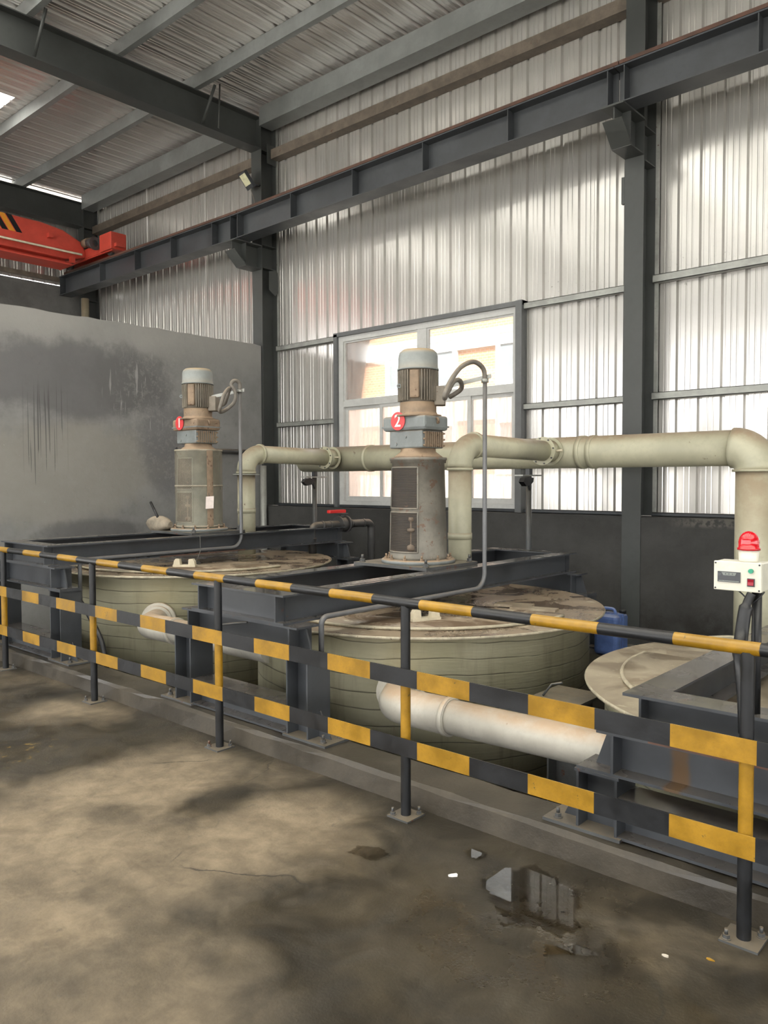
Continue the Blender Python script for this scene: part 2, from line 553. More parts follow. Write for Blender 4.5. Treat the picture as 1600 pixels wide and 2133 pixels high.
# ------------------------------------------------------------------ mesh helpers
class MB:
    def __init__(s):
        s.v, s.f, s.mi, s.sm = [], [], [], []

    def face(s, idx, mi=0, sm=False):
        s.f.append(idx); s.mi.append(mi); s.sm.append(sm)

    def box(s, x0, x1, y0, y1, z0, z1, mi=0):
        b = len(s.v)
        s.v += [(x0, y0, z0), (x1, y0, z0), (x1, y1, z0), (x0, y1, z0), (x0, y0, z1), (x1, y0, z1), (x1, y1, z1), (x0, y1, z1)]
        for q in ((0, 3, 2, 1), (4, 5, 6, 7), (0, 1, 5, 4), (1, 2, 6, 5), (2, 3, 7, 6), (3, 0, 4, 7)):
            s.face([b + i for i in q], mi)
        return s

    def prism(s, poly, axis, a0, a1, mi=0):
        """poly: 2D points; axis x -> (y,z), y -> (x,z), z -> (x,y)"""
        b = len(s.v)
        n = len(poly)
        for a in (a0, a1):
            for p, q in poly:
                s.v.append((a, p, q) if axis == 'x' else (p, a, q) if axis == 'y' else (p, q, a))
        s.face([b + i for i in range(n)][::-1], mi)
        s.face([b + n + i for i in range(n)], mi)
        for i in range(n):
            j = (i + 1) % n
            s.face([b + i, b + j, b + n + j, b + n + i], mi)
        return s

    def tube(s, pts, r, n=14, caps=True, mi=0, sm=True):
        pts = [Vector(p) for p in pts]
        rr = r if isinstance(r, (list, tuple)) else [r] * len(pts)
        b = len(s.v)
        m = len(pts)
        tg = []
        for i in range(m):
            a = pts[max(i - 1, 0)]
            c = pts[min(i + 1, m - 1)]
            tg.append((c - a).normalized())
        ref = Vector((0, 0, 1)) if abs(tg[0].z) < .9 else Vector((1, 0, 0))
        u = tg[0].cross(ref).normalized()
        for i in range(m):
            u = (u - tg[i] * u.dot(tg[i])).normalized()
            w = tg[i].cross(u)
            for k in range(n):
                a = 2 * PI * k / n
                s.v.append(tuple(pts[i] + (u * math.cos(a) + w * math.sin(a)) * rr[i]))
        for i in range(m - 1):
            for k in range(n):
                k2 = (k + 1) % n
                s.face([b + i * n + k, b + i * n + k2, b + (i + 1) * n + k2, b + (i + 1) * n + k], mi, sm)
        if caps:
            s.face([b + k for k in range(n)][::-1], mi)
            s.face([b + (m - 1) * n + k for k in range(n)], mi)
        return s

    def ring(s, c, axis, r0, r1, h, n=28, mi=0):
        """washer with thickness h along an axis vector"""
        c = Vector(c); a = Vector(axis).normalized()
        ref = Vector((0, 0, 1)) if abs(a.z) < .9 else Vector((1, 0, 0))
        u = a.cross(ref).normalized(); w = a.cross(u)
        b = len(s.v)
        for (r, t) in ((r1, -h / 2), (r1, h / 2), (r0, h / 2), (r0, -h / 2)):
            for k in range(n):
                q = 2 * PI * k / n
                s.v.append(tuple(c + a * t + (u * math.cos(q) + w * math.sin(q)) * r))
        for j in range(4):
            for k in range(n):
                k2 = (k + 1) % n
                j2 = (j + 1) % 4
                s.face([b + j * n + k, b + j * n + k2, b + j2 * n + k2, b + j2 * n + k], mi, j in (0, 2))
        return s

    def lathe(s, prof, cx, cy, n=32, mi=0, caps=True, sm=True, a0=0., a1=2 * PI):
        b = len(s.v)
        full = abs(a1 - a0 - 2 * PI) < 1e-6
        k_n = n if full else n + 1
        for r, z in prof:
            for k in range(k_n):
                a = a0 + (a1 - a0) * k / n
                s.v.append((cx + r * math.cos(a), cy + r * math.sin(a), z))
        for i in range(len(prof) - 1):
            for k in range(n):
                k2 = (k + 1) % k_n
                s.face([b + i * k_n + k, b + i * k_n + k2, b + (i + 1) * k_n + k2, b + (i + 1) * k_n + k], mi, sm)
        if caps and full:
            if prof[0][0] > 1e-6:
                s.face([b + k for k in range(n)][::-1], mi)
            if prof[-1][0] > 1e-6:
                s.face([b + (len(prof) - 1) * n + k for k in range(n)], mi)
        return s

    def build(s, name, mats, parent=None, **props):
        if isinstance(mats, str):
            mats = [mats]
        off = parent.matrix_world.translation if parent else Vector((0, 0, 0))
        if parent is not None:
            p = parent; off = Vector((0, 0, 0))
            while p is not None:
                off += p.location
                p = p.parent
        me = bpy.data.meshes.new(name)
        me.from_pydata([(x - off.x, y - off.y, z - off.z) for x, y, z in s.v], [], s.f)
        for k in mats:
            me.materials.append(MAT[k])
        me.polygons.foreach_set('material_index', s.mi)
        me.polygons.foreach_set('use_smooth', s.sm)
        me.update()
        o = bpy.data.objects.new(name, me)
        col.objects.link(o)
        if parent:
            o.parent = parent
        for k, v in props.items():
            o[k] = v
        return o


def thing(name, loc, label, category, group=None, kind=None):
    o = bpy.data.objects.new(name, None)
    o.empty_display_size = .1
    o.location = loc
    col.objects.link(o)
    o['label'] = label
    if category:
        o['category'] = category
    if group:
        o['group'] = group
    if kind:
        o['kind'] = kind
    return o


def bevel(o, w=.006, seg=2):
    m = o.modifiers.new('bevel', 'BEVEL')
    m.width = w
    m.segments = seg
    m.limit_method = 'ANGLE'
    return o


def box(name, mat, parent, *a, **p):
    return MB().box(*a).build(name, mat, parent, **p)


def fillet(pts, r, n=8):
    """polyline with rounded corners"""
    pts = [Vector(p) for p in pts]
    out = [pts[0]]
    rs = r if isinstance(r, (list, tuple)) else [r] * (len(pts) - 2)
    for i in range(1, len(pts) - 1):
        a, b, c = pts[i - 1], pts[i], pts[i + 1]
        d0 = (a - b).normalized(); d1 = (c - b).normalized()
        ang = d0.angle(d1)
        tl = rs[i - 1] / math.tan(ang / 2)
        p0 = b + d0 * tl
        bis = (d0 + d1).normalized()
        cen = b + bis * (rs[i - 1] / math.sin(ang / 2))
        v0 = p0 - cen
        v1 = (b + d1 * tl) - cen
        tot = v0.angle(v1)
        ax = v0.cross(v1).normalized()
        for k in range(n + 1):
            out.append(cen + Matrix.Rotation(tot * k / n, 3, ax) @ v0)
    out.append(pts[-1])
    return out


def spline(pts, n=8):
    pts = [Vector(p) for p in pts]
    P = [pts[0]] + pts + [pts[-1]]
    out = []
    for i in range(1, len(P) - 2):
        p0, p1, p2, p3 = P[i - 1], P[i], P[i + 1], P[i + 2]
        for k in range(n):
            t = k / n
            out.append(.5 * ((2 * p1) + (p2 - p0) * t + (2 * p0 - 5 * p1 + 4 * p2 - p3) * t * t + (3 * p1 - p0 - 3 * p2 + p3) * t ** 3))
    out.append(pts[-1])
    return out


def ibeam_x(mb, x0, x1, yc, z0, z1, w, tf=.012, tw=.01):
    mb.box(x0, x1, yc - w / 2, yc + w / 2, z0, z0 + tf)
    mb.box(x0, x1, yc - w / 2, yc + w / 2, z1 - tf, z1)
    mb.box(x0, x1, yc - tw / 2, yc + tw / 2, z0 + tf, z1 - tf)
    return mb


def ibeam_y(mb, y0, y1, xc, z0, z1, w, tf=.012, tw=.01):
    mb.box(xc - w / 2, xc + w / 2, y0, y1, z0, z0 + tf)
    mb.box(xc - w / 2, xc + w / 2, y0, y1, z1 - tf, z1)
    mb.box(xc - tw / 2, xc + tw / 2, y0, y1, z0 + tf, z1 - tf)
    return mb


def hpost(mb, x0, x1, y0, y1, z0, z1, t=.011):
    """H post whose flanges face +x and -x"""
    mb.box(x0, x0 + t, y0, y1, z0, z1)
    mb.box(x1 - t, x1, y0, y1, z0, z1)
    ym = (y0 + y1) / 2
    mb.box(x0 + t, x1 - t, ym - .005, ym + .005, z0, z1)
    return mb


BOLT = None


def bolt(parent, x, y, z, mat='steel_old', s=1.0, name='bolt'):
    """anchor bolt: nut, thread"""
    mb = MB()
    mb.lathe([(.021 * s, z), (.021 * s, z + .004 * s)], x, y, 10)
    mb.lathe([(.016 * s, z + .004 * s), (.016 * s, z + .02 * s)], x, y, 6, sm=False)
    mb.lathe([(.008 * s, z + .02 * s), (.008 * s, z + .045 * s)], x, y, 8)
    return mb.build(name, mat, parent)


def text_mesh(name, body, size, mat, parent, centre, depth=.003):
    """flat lettering in the x-z plane facing -y"""
    cu = bpy.data.curves.new(name, 'FONT')
    cu.body = body
    cu.size = size
    cu.align_x = 'CENTER'
    cu.align_y = 'CENTER'
    cu.extrude = depth / 2
    cu.offset = size * .012
    o = bpy.data.objects.new(name + '_curve', cu)
    col.objects.link(o)
    dg = bpy.context.evaluated_depsgraph_get()
    me = bpy.data.meshes.new_from_object(o.evaluated_get(dg))
    bpy.data.objects.remove(o)
    bpy.data.curves.remove(cu)
    off = Vector((0, 0, 0)); p = parent
    while p is not None:
        off += p.location; p = p.parent
    c = Vector(centre) - off
    for v in me.vertices:
        x, y, z = v.co
        v.co = (c.x + x, c.y - z, c.z + y)
    me.materials.clear()
    me.materials.append(MAT[mat])
    ob = bpy.data.objects.new(name, me)
    col.objects.link(ob)
    ob.parent = parent
    return ob


def struct(o, label=None):
    o['kind'] = 'structure'
    if label:
        o['label'] = label
    return o


# ================================================================== the setting
KZ = .12          # kerb top
PIT = -.9         # pit floor
Y0, Y1 = 2.96, 3.22
WF, WB = 7.757, 8.064   # column front and back faces
SH = 8.09         # wall sheet plane
RZ = 7.25         # roof sheet plane

struct(box('floor', 'floor', None, -15.1, 9, -10, Y0, -.12, 0), 'stained concrete floor, dry tan patches among dark wet ones')
struct(box('floor_annex', 'ground', None, -15.1, -9.58, Y0, 7.77, -.12, 0), 'plain floor behind the cement partition')
# kerb with an uneven, chipped front edge
mb = MB()
nx = 90
rows = []
for i in range(nx + 1):
    x = -9.38 + (9 + 9.38) * i / nx
    j = lambda a: random.uniform(-a, a)
    rows.append([(x, Y0, PIT), (x, Y0 + j(.003), 0.0), (x, Y0 + .004 + j(.006), KZ - .022 + j(.006)), (x, Y0 + .022 + j(.007), KZ + j(.003)), (x, Y1 - .015 + j(.006), KZ + j(.003)), (x, Y1 + j(.004), KZ - .02), (x, Y1, PIT)])
for r in rows:
    mb.v += r
for i in range(nx):
    for k in range(6):
        a = i * 7 + k
        mb.face([a, a + 7, a + 8, a + 1])
mb.face([0, 1, 2, 3, 4, 5, 6]); mb.face([nx * 7 + k for k in range(7)][::-1])
struct(mb.build('kerb', 'kerb'), 'low damp concrete kerb carrying the front feet of the steel frames')
struct(box('pit_floor', 'pit', None, -9.38, 9, Y1, 7.77, PIT - .1, PIT), 'sunken concrete floor the round tanks stand on')
struct(box('back_plinth', 'pit', None, -9.38, 9, 6.20, 6.80, PIT, KZ), 'concrete plinth behind the tanks under the rear frame feet')

# back wall: rendered dado, base angle, sheets, girts
wall = struct(box('wall_back', 'dado', None, -15.1, 9, 7.77, 8.3, PIT, 1.235), 'long back wall, dark rendered dado with ribbed metal sheets above')
RIB = .2235
R0 = -4.934


def sheet_v(x0, x1, z0, z1, parent, plane=SH, sign=1, along='x', mat='wall_sheet'):
    """ribbed sheet; ribs are grooves seen from inside. along x (back wall) or y (gable)"""
    pts = []
    k = math.floor((x0 - R0) / RIB) - 1
    prof = [(0, 0), (.015, .030), (.035, .030), (.050, 0), (.095, 0), (.1, .005), (.108, .005), (.113, 0), (.15, 0), (.155, .005), (.163, .005), (.168, 0)]
    while True:
        xb = R0 + k * RIB - .022
        if xb > x1:
            break
        for dx, dy in prof:
            x = xb + dx
            if x0 - 1e-6 < x < x1 + 1e-6:
                pts.append((x, dy))
        k += 1
    if not pts or pts[0][0] > x0 + 1e-4:
        pts.insert(0, (x0, 0))
    if pts[-1][0] < x1 - 1e-4:
        pts.append((x1, 0))
    mb = MB()
    for x, d in pts:
        for z in (z0, z1):
            mb.v.append((x, plane + d * sign, z) if along == 'x' else (plane + d * sign, x, z))
    for i in range(len(pts) - 1):
        mb.face([2 * i, 2 * i + 2, 2 * i + 3, 2 * i + 1])
    return mb.build('wall_sheet', mat, parent)


PW = 4 * RIB
WX0, WX1 = -8.07, -4.935
k0 = math.floor((-15.08 - R0) / PW)
x = R0 + k0 * PW - .06
while x < 8.9:
    a, b = max(x, -15.08), min(x + PW + .012, 8.9)
    if b - a > .02:
        if a > -14.2 and b < -10.2:
            sheet_v(a, b, 3.50, 7.2, wall, SH + .004 * (int(round(x / PW)) % 2))
        elif b <= WX0 or a >= WX1:
            sheet_v(a, b, 1.262 + random.uniform(0, .012), 7.2, wall, SH + .004 * (int(round(x / PW)) % 2))
        else:
            if a < WX0:
                sheet_v(a, WX0, 1.268, 7.2 - 3.53, wall)
            if b > WX1:
                sheet_v(WX1, b, 1.268, 7.2 - 3.53, wall)
            sheet_v(a, b, 3.67, 7.2, wall, SH + .004 * (int(round(x / PW)) % 2))
    x += PW


def girt(x0, x1, z0, z1, y0, mat='galv', name='girt'):
    mb = MB()
    mb.box(x0, x1, y0, y0 + .006, z0, z1)
    mb.box(x0, x1, y0, SH - .004, z1 - .006, z1)
    mb.box(x0, x1, y0, SH - .004, z0, z0 + .006)
    return mb.build(name, mat, wall)


bays = [(-14.76, -9.583), (-9.354, -3.583), (-3.381, 2.42)]
for (a, b) in bays:
    girt(a, b, 1.236, 1.275, 8.03, 'steel', 'base_angle')
for a, b in ((-14.76, -9.583), (-9.354, WX0), (WX1, -3.583)):
    girt(a, b, 3.615, 3.69, 8.02)
    if a > -14:
        girt(a, b, 2.445, 2.515, 8.02)
girt(-3.381, 5., 3.655, 3.735, 8.0)
girt(-3.381, 5., 2.45, 2.525, 8.0)
for a, b in bays:
    mb = MB()
    mb.box(a + .02, b - .02, 7.93, 7.94, 6.50, 6.64)
    mb.box(a + .02, b - .02, 7.94, SH - .004, 6.50, 6.508)
    mb.box(a + .02, b - .02, 7.94, SH - .004, 6.632, 6.64)
    mb.build('upper_girt', 'rusty_girt', wall)
# eave struts under the roof edge
for a, b in bays:
    MB().box(a + .01, b - .01, 7.72, 7.97, 6.93, 7.2).build('eave_strut', 'purlin', wall)

# window
win = thing('window_1', (-6.5, 8.06, 1.235), 'wide white window, two clear panes above four fogged sliding sashes', None, kind='structure')
box('side_post', 'surround', win, WX0, WX0 + .07, 7.99, SH + .02, 1.236, 3.70)
box('side_post', 'surround', win, WX1 - .085, WX1, 7.97, SH + .02, 1.236, 3.72)
box('head_rail', 'surround', win, WX0, WX1, 7.99, SH + .02, 3.665, 3.72)
fx0, fx1, fz0, fz1 = -8.0, -5.02, 1.27, 3.665
fm = MB()
fm.box(fx0, fx0 + .09, 8.03, 8.12, fz0, fz1)
fm.box(fx1 - .06, fx1, 8.03, 8.12, fz0, fz1)
fm.box(fx0 + .09, fx1 - .06, 8.03, 8.12, fz0, fz0 + .06)
fm.box(fx0 + .09, fx1 - .06, 8.03, 8.12, fz1 - .075, fz1)
fm.build('window_frame', 'frame_white', win)
box('transom', 'frame_white', win, fx0 + .09, fx1 - .06, 8.035, 8.115, 2.665, 2.745)
box('mullion', 'frame_white', win, -6.55, -6.40, 8.035, 8.115, 2.745, fz1 - .075)
up_x = [(fx0 + .09, -6.55), (-6.40, fx1 - .06)]
for a, b in up_x:
    bd = MB()
    for q in ((a, a + .022, 2.745, 3.59), (b - .022, b, 2.745, 3.59), (a + .022, b - .022, 2.745, 2.767), (a + .022, b - .022, 3.568, 3.59)):
        bd.box(q[0], q[1], 8.05, 8.085, q[2], q[3])
    bd.build('glazing_bead', 'frame_white', win)
    box('pane', 'glass', win, a + .02, b - .02, 8.072, 8.078, 2.76, 3.58)
lo = [fx0 + .09, -7.21, -6.47, -5.73, fx1 - .06]
for i in range(4):
    a, b = lo[i] - (.02 if i in (1, 3) else 0), lo[i + 1] + (.02 if i in (0, 2) else 0)
    yy = 8.045 if i in (1, 2) else 8.075
    s = MB()
    t_ = .05
    s.box(a, a + t_, yy, yy + .028, 1.33, 2.665)
    s.box(b - t_, b, yy, yy + .028, 1.33, 2.665)
    s.box(a + t_, b - t_, yy, yy + .028, 1.33, 1.395)
    s.box(a + t_, b - t_, yy, yy + .028, 2.62, 2.665)
    sash = s.build('sash', 'frame_white', win)
    box('pane', 'glass_frost', sash, a + t_ - .005, b - t_ + .005, yy + .011, yy + .016, 1.39, 2.625)

# unseen window added to brighten the bay behind the partition
hole = [R0 + k * PW - .06 for k in range(k0, k0 + 12)]
hole = [h for h in hole if h > -14.2 and h + PW + .012 < -10.2]
ha, hb = min(hole), max(hole) + PW
w2 = thing('added_light_window', ((ha + hb) / 2, 8.06, 1.235), 'unseen window added to light the bay behind the cement partition', None, kind='structure')
f2 = MB()
for q in (ha, (ha + hb) / 2 - .04, hb - .08):
    f2.box(q, q + .08, 8.03, 8.12, 1.24, 3.52)
for q in (1.24, 2.4, 3.45):
    f2.box(ha, hb, 8.04, 8.11, q, q + .07)
f2.build('window_frame', 'frame_white', w2)
for a, b in ((ha + .08, (ha + hb) / 2 - .04), ((ha + hb) / 2 + .04, hb - .08)):
    for c, d in ((1.31, 2.4), (2.47, 3.45)):
        box('pane', 'glass', w2, a, b, 8.072, 8.078, c, d)

# roof: sheets, purlins, skylight strips
roof = thing('ceiling', (-6, 0, RZ), 'ribbed metal roof on steel purlins', None, kind='structure')
RRIB = .2195
RR0 = -10.911
YE, YS = 8.25, -10.


def roof_sheet(x0, x1, y0, y1, mat='roof_sheet', name='roof_sheet'):
    prof = [(0, 0), (.022, .034), (.046, .034), (.068, 0), (.105, 0), (.11, .005), (.12, .005), (.125, 0), (.155, 0), (.16, .005), (.17, .005), (.175, 0)]
    pts = []
    k = math.floor((x0 - RR0) / RRIB) - 1
    while RR0 + k * RRIB - .027 < x1:
        for dx, dz in prof:
            q = RR0 + k * RRIB - .027 + dx
            if x0 - 1e-6 < q < x1 + 1e-6:
                pts.append((q, dz))
        k += 1
    if pts[0][0] > x0 + 1e-4:
        pts.insert(0, (x0, 0))
    if pts[-1][0] < x1 - 1e-4:
        pts.append((x1, 0))
    mb = MB()
    for q, d in pts:
        mb.v += [(q, y0, RZ + d), (q, y1, RZ + d)]
    for i in range(len(pts) - 1):
        mb.face([2 * i, 2 * i + 1, 2 * i + 3, 2 * i + 2])
    return mb.build(name, mat, roof)


RP = 4 * RRIB
x = RR0 - 5 * RP - .06
i = 0
while x < 9.2:
    a, b = x, x + RP + .008
    mid = (a + b) / 2
    if abs(mid + 12.25) < RP * .5 or any(abs(mid - s) < RP * .5 for s in (-8.74, -7.0, -5.2, -3.5, -1.7, 0., 1.8, 3.5, 5.3, 7.)):  # near strips unseen, their number doubled for more light from above
        roof_sheet(a, b, 5.2 if mid < -12 else 3.9, YE)
        roof_sheet(a, b, -7.0, 5.2 if mid < -12 else 3.9, 'skylight', 'skylight_panel')
        roof_sheet(a, b, YS, -7.0)
    else:
        roof_sheet(a, b, YS, YE)
    x += RP
    i += 1
for y in (6.58, 5.42, 4.26, 3.1, 1.94, .78, -.38, -1.54, -2.7, -3.86, -5.02, -6.18, -7.34, -8.5):
    mb = MB()
    mb.box(-15.2, 9, y - .004, y + .004, 7.07, RZ - .003)
    mb.box(-15.2, 9, y + .004, y + .075, 7.07, 7.078)
    mb.box(-15.2, 9, y + .067, y + .075, 7.078, 7.095)
    mb.box(-15.2, 9, y + .004, y + .075, RZ - .011, RZ - .003)
    mb.build('purlin', 'purlin', roof)

# gable end beyond the partition
gab = struct(box('wall_left', 'gable_wall', None, -15.35, -15.1, 2.0, 8.3, -.1, 5.45), 'far end wall, grey render below ribbed sheets')
y = -9.9
while y < 8.2:
    b = min(y + PW + .01, 8.2)
    sheet_v(y, b, 5.44 if y < 6.0 else 5.47, 7.2, gab, -15.12, -1, 'y')
    y += PW
box('gable_girt', 'rusty_girt', gab, -15.11, -15.04, -9.9, 7.72, 5.52, 5.60)

# partition wall at the first column, top edge a little uneven
mb = MB()
n = 40
for i in range(n + 1):
    yy = 1.2 + (7.745 - 1.2) * i / n
    zt = 3.675 + random.uniform(-.008, .008)
    mb.v += [(-9.38, yy, PIT), (-9.38, yy, zt), (-9.58, yy, zt + .003), (-9.58, yy, PIT)]
for i in range(n):
    for k in range(3):
        a = i * 4 + k
        mb.face([a, a + 4, a + 5, a + 1])
mb.face([0, 1, 2, 3]); mb.face([n * 4 + 3, n * 4 + 2, n * 4 + 1, n * 4])
struct(mb.build('wall_partition', 'partition'), 'cement partition wall with dark paint patch and drips behind the first agitator')

struct(box('front_light_stop', 'gable_wall', None, -15.35, 9, -10.2, -10, 5.9, 7.3), 'unseen wall added to limit daylight from the front')  # added out of view to narrow the front opening for daylight
struct(box('right_light_stop', 'gable_wall', None, 9, 9.2, -10, 8.3, 3.0, 7.3), 'unseen wall added to limit daylight from the right')  # added out of view, holds back sky light from this side

# ground and the building outside the window
g = MB()
g.box(-70, 70, 8.3, 70, -.3, -.1)
g.box(-70, 70, -70, -10, -.3, -.13)
g.box(9, 70, -10, 8.3, -.3, -.13)
g.box(-70, -15.35, -10, 8.3, -.3, -.13)
struct(g.build('ground', 'ground'), 'pale paved ground outside')
fac = thing('neighbouring_building', (-12, 15, -.1), 'orange brick building with white window bands outside the window', 'building')
box('brick_wall', 'brick', fac, -34, 6, 15.0, 15.6, -.1, 6.3)
box('parapet', 'facade_white', fac, -34, 6, 14.9, 15.7, 6.3, 6.45)
for zb in (1.0, 3.0, 4.65):
    box('white_band', 'facade_white', fac, -34, 6, 14.93, 15.0, zb, zb + (.75 if zb < 4 else .4))
xx = -33.
while xx < 5:
    for zb in (1.75, 3.75):
        f = MB()
        f.box(xx, xx + 2.2, 14.90, 15.0, zb, zb + .1)
        f.box(xx, xx + 2.2, 14.90, 15.0, zb + 1.15, zb + 1.25)
        for q in (0, 1.05, 2.1):
            f.box(xx + q, xx + q + .1, 14.90, 15.0, zb + .1, zb + 1.15)
        w = f.build('far_window', 'facade_white', fac)
        box('far_pane', 'far_glass', w, xx + .1, xx + 1.05, 14.96, 14.99, zb + .1, zb + 1.15)
        box('far_pane', 'far_glass', w, xx + 1.15, xx + 2.1, 14.96, 14.99, zb + .1, zb + 1.15)
    xx += 3.3


# ================================================================== steel structure
def run_z(x):
    return (x + 14.8) / 5.4 * -.03 if x < -9.47 else -.03 + (x + 9.47) * .0125


def column(x0, x1, label, corbel=True, lamp=False):
    c = thing('steel_column', ((x0 + x1) / 2, (WF + WB) / 2, PIT), label, 'column', 'steel columns along the back wall')
    xm = (x0 + x1) / 2
    box('front_flange', 'column', c, x0, x1, WF, WF + .011, PIT, 7.07)
    box('back_flange', 'column', c, x0, x1, WB - .012, WB, 1.24, 7.07)
    box('web', 'column', c, xm - .005, xm + .005, WF + .011, WB - .012, 1.24, 7.07)
    for z in (5.19, 4.85, 6.6):
        box('stiffener', 'column', c, x0 + .004, x1 - .004, WF + .011, WB - .012, z - .006, z + .006)
    if corbel:
        dz = run_z(xm)
        k = MB()
        k.prism([(WF, 5.18 + dz), (7.285, 5.18 + dz), (7.285, 5.03 + dz), (7.455, 4.86 + dz), (WF, 4.855 + dz)], 'x', xm - .006, xm + .006)
        cb = k.build('corbel', 'column', c)
        box('corbel_top_plate', 'column', cb, x0 - .015, x1 + .015, 7.245, WF, 5.18 + dz, 5.198 + dz)
        k = MB()
        k.prism([(7.245, 5.045 + dz), (7.255, 5.055 + dz), (7.455, 4.87 + dz), (7.455, 4.855 + dz), (7.45, 4.85 + dz)], 'x', x0, x1)
        k.box(x0, x1, 7.45, WF, 4.845 + dz, 4.858 + dz)
        k.build('corbel_bottom_flange', 'column', cb)
        for a, b in ((x0 + .01, xm - .006), (xm + .006, x1 - .01)):
            box('corbel_stiffener', 'column', cb, a, b, 7.46, 7.472, 4.86 + dz, 5.18 + dz)
    return c


c1 = column(-9.583, -9.354, 'grey steel column where the cement partition meets the back wall')
c2 = column(-3.583, -3.381, 'grey steel column at right between window and pale ribbed sheets')
c3 = column(-14.98, -14.76, 'dark steel column in the far corner behind the red crane', False)
# small plate on the side of the first and second column
MB().prism([(7.86, 4.52), (7.98, 4.44), (8.03, 4.5), (8.03, 4.80), (7.99, 4.83), (7.86, 4.80)], 'x', -9.32, -9.312).build('side_plate', 'column', c1)
MB().prism([(7.86, 6.42), (8.03, 6.40), (8.03, 6.7), (7.86, 6.7)], 'x', -9.34, -9.33).build('girt_cleat', 'column', c1)
box('cable_box', 'column', c2, -3.62, -3.585, 7.76, 7.80, 4.45, 4.72)
box('corner_trim', 'galv', c1, -9.354, -9.31, 8.05, 8.06, 1.28, 7.1)
box('corner_trim', 'galv', c2, -3.381, -3.34, 8.05, 8.06, 1.28, 7.1)


def runway(x0, x1, label, stiff):
    b = thing('crane_runway_beam', ((x0 + x1) / 2, 7.4, 5.2), label, 'beam', 'crane runway beam lengths')
    box('bottom_flange', 'steel', b, x0, x1, 7.275, 7.525, 5.2, 5.212)
    box('top_flange', 'steel', b, x0, x1, 7.275, 7.525, 5.545, 5.56)
    box('web', 'steel', b, x0, x1, 7.395, 7.405, 5.212, 5.545)
    r = MB()
    r.box(x0, x1, 7.36, 7.44, 5.56, 5.575)
    r.box(x0, x1, 7.39, 7.41, 5.575, 5.62)
    r.box(x0, x1, 7.375, 7.425, 5.62, 5.655)
    r.build('rail', 'rail_rust', b)
    for s_ in stiff:
        box('stiffener', 'steel', b, s_ - .005, s_ + .005, 7.282, 7.395, 5.212, 5.545)
        box('stiffener', 'steel', b, s_ - .005, s_ + .005, 7.405, 7.518, 5.212, 5.545)
    for ch in b.children:      # the runway is not quite level
        for v in ch.data.vertices:
            v.co.z += run_z(v.co.x + b.location.x)
    return b


runway(-14.83, -9.475, 'crane beam length at far left carrying the red crane', [-14.81, -13.3, -12.13, -11.05, -9.95, -9.5])
runway(-9.465, -3.485, 'crane beam length above the window between the two near columns', [-9.33, -8.17, -7.0, -5.86, -4.69, -3.55])
runway(-3.475, 2.5, 'crane beam length running off at upper right of the near column', [-3.38, -2.17, -.98, .2, 1.4])


def rafter(x0, x1, label, braces):
    r = thing('roof_rafter', ((x0 + x1) / 2, 7.75, 6.62), label, 'beam', 'roof rafters')
    xm = (x0 + x1) / 2
    box('bottom_flange', 'column', r, x0, x1, -10, 7.757, 6.605, 6.619)
    box('top_flange', 'column', r, x0, x1, -10, 8.06, 7.055, 7.069)
    box('web', 'column', r, xm - .005, xm + .005, -10, 7.757, 6.619, 7.055)
    for y in braces:
        MB().tube([(x1 - .02, y, 6.63), (x1 + .26, y + .02, 7.09)], .022, 6).build('fly_brace', 'column', r)
    return r


rafter(-9.583, -9.354, 'dark rafter reaching from the partition column to the upper left', [6.72, 4.35])
rafter(-14.98, -14.76, 'dark rafter under the roof edge of the far end wall', [])
MB().tube([(-9.28, 6.93, 6.62), (-9.28, 6.96, 7.24)], .012, 8).build('tie_rod', 'column', None, label='thin hanging rod beside the dark rafter under the roof', category='rod')

# downpipe in the far corner
MB().tube([(-14.60, 7.68, 0), (-14.60, 7.68, 5.17)], .075, 16).build('rain_downpipe', 'pipe_cream', None, label='cream vertical pipe in the far corner above the partition', category='pipe')

# ------------------------------------------------------------------ red overhead crane
cr = thing('overhead_crane', (-13.9, 7.4, 5.655), 'red overhead travelling crane on the beam at far left', 'crane')
gx0, gx1 = -14.05, -13.77
mb = MB()
mb.prism([(.5, 5.62), (.5, 6.18), (6.45, 6.18), (6.85, 6.13), (7.2, 5.98), (7.28, 5.82), (7.28, 5.72), (7.1, 5.66), (6.9, 5.62)], 'x', gx0 + .03, gx1)
bevel(mb.build('girder', 'red', cr), .03, 2)
mb = MB()
mb.box(gx0 - .08, gx1 + .10, .5, 6.95, 5.50, 5.525)
mb.box(gx0 + .1, gx0 + .13, .5, 6.95, 5.525, 5.66)
mb.box(gx0 - .04, gx1 + .06, .5, 6.9, 5.76, 5.775)
mb.build('girder_flange', 'red', cr)
mb = MB()
mb.box(-14.82, -12.86, 7.27, 7.28, 5.70, 5.86); mb.box(-14.82, -12.86, 7.52, 7.53, 5.70, 5.86)
mb.box(-14.82, -12.86, 7.27, 7.53, 5.86, 5.87); mb.box(-14.82, -12.86, 7.28, 7.30, 5.68, 5.70)
mb.build('end_carriage', 'red', cr)
bevel(box('buffer_box', 'red', cr, -13.22, -12.82, 7.24, 7.54, 5.70, 6.0), .012)
box('rail_guard', 'red', cr, -12.82, -12.74, 7.3, 7.48, 5.74, 5.80)
for x in (-14.6, -13.1):
    MB().ring((x, 7.4, 5.735), (0, 1, 0), .02, .08, .06, 20).build('wheel', 'steel_old', cr)
mo = MB()
mo.tube([(-13.66, 7.19, 5.93), (-13.48, 7.19, 5.93)], .075, 16).build('drive_motor', 'cast_rusty', cr)
MB().tube([(-13.48, 7.19, 5.90), (-13.32, 7.19, 5.90)], .085, 16).build('drive_gearbox', 'steel_old', cr)
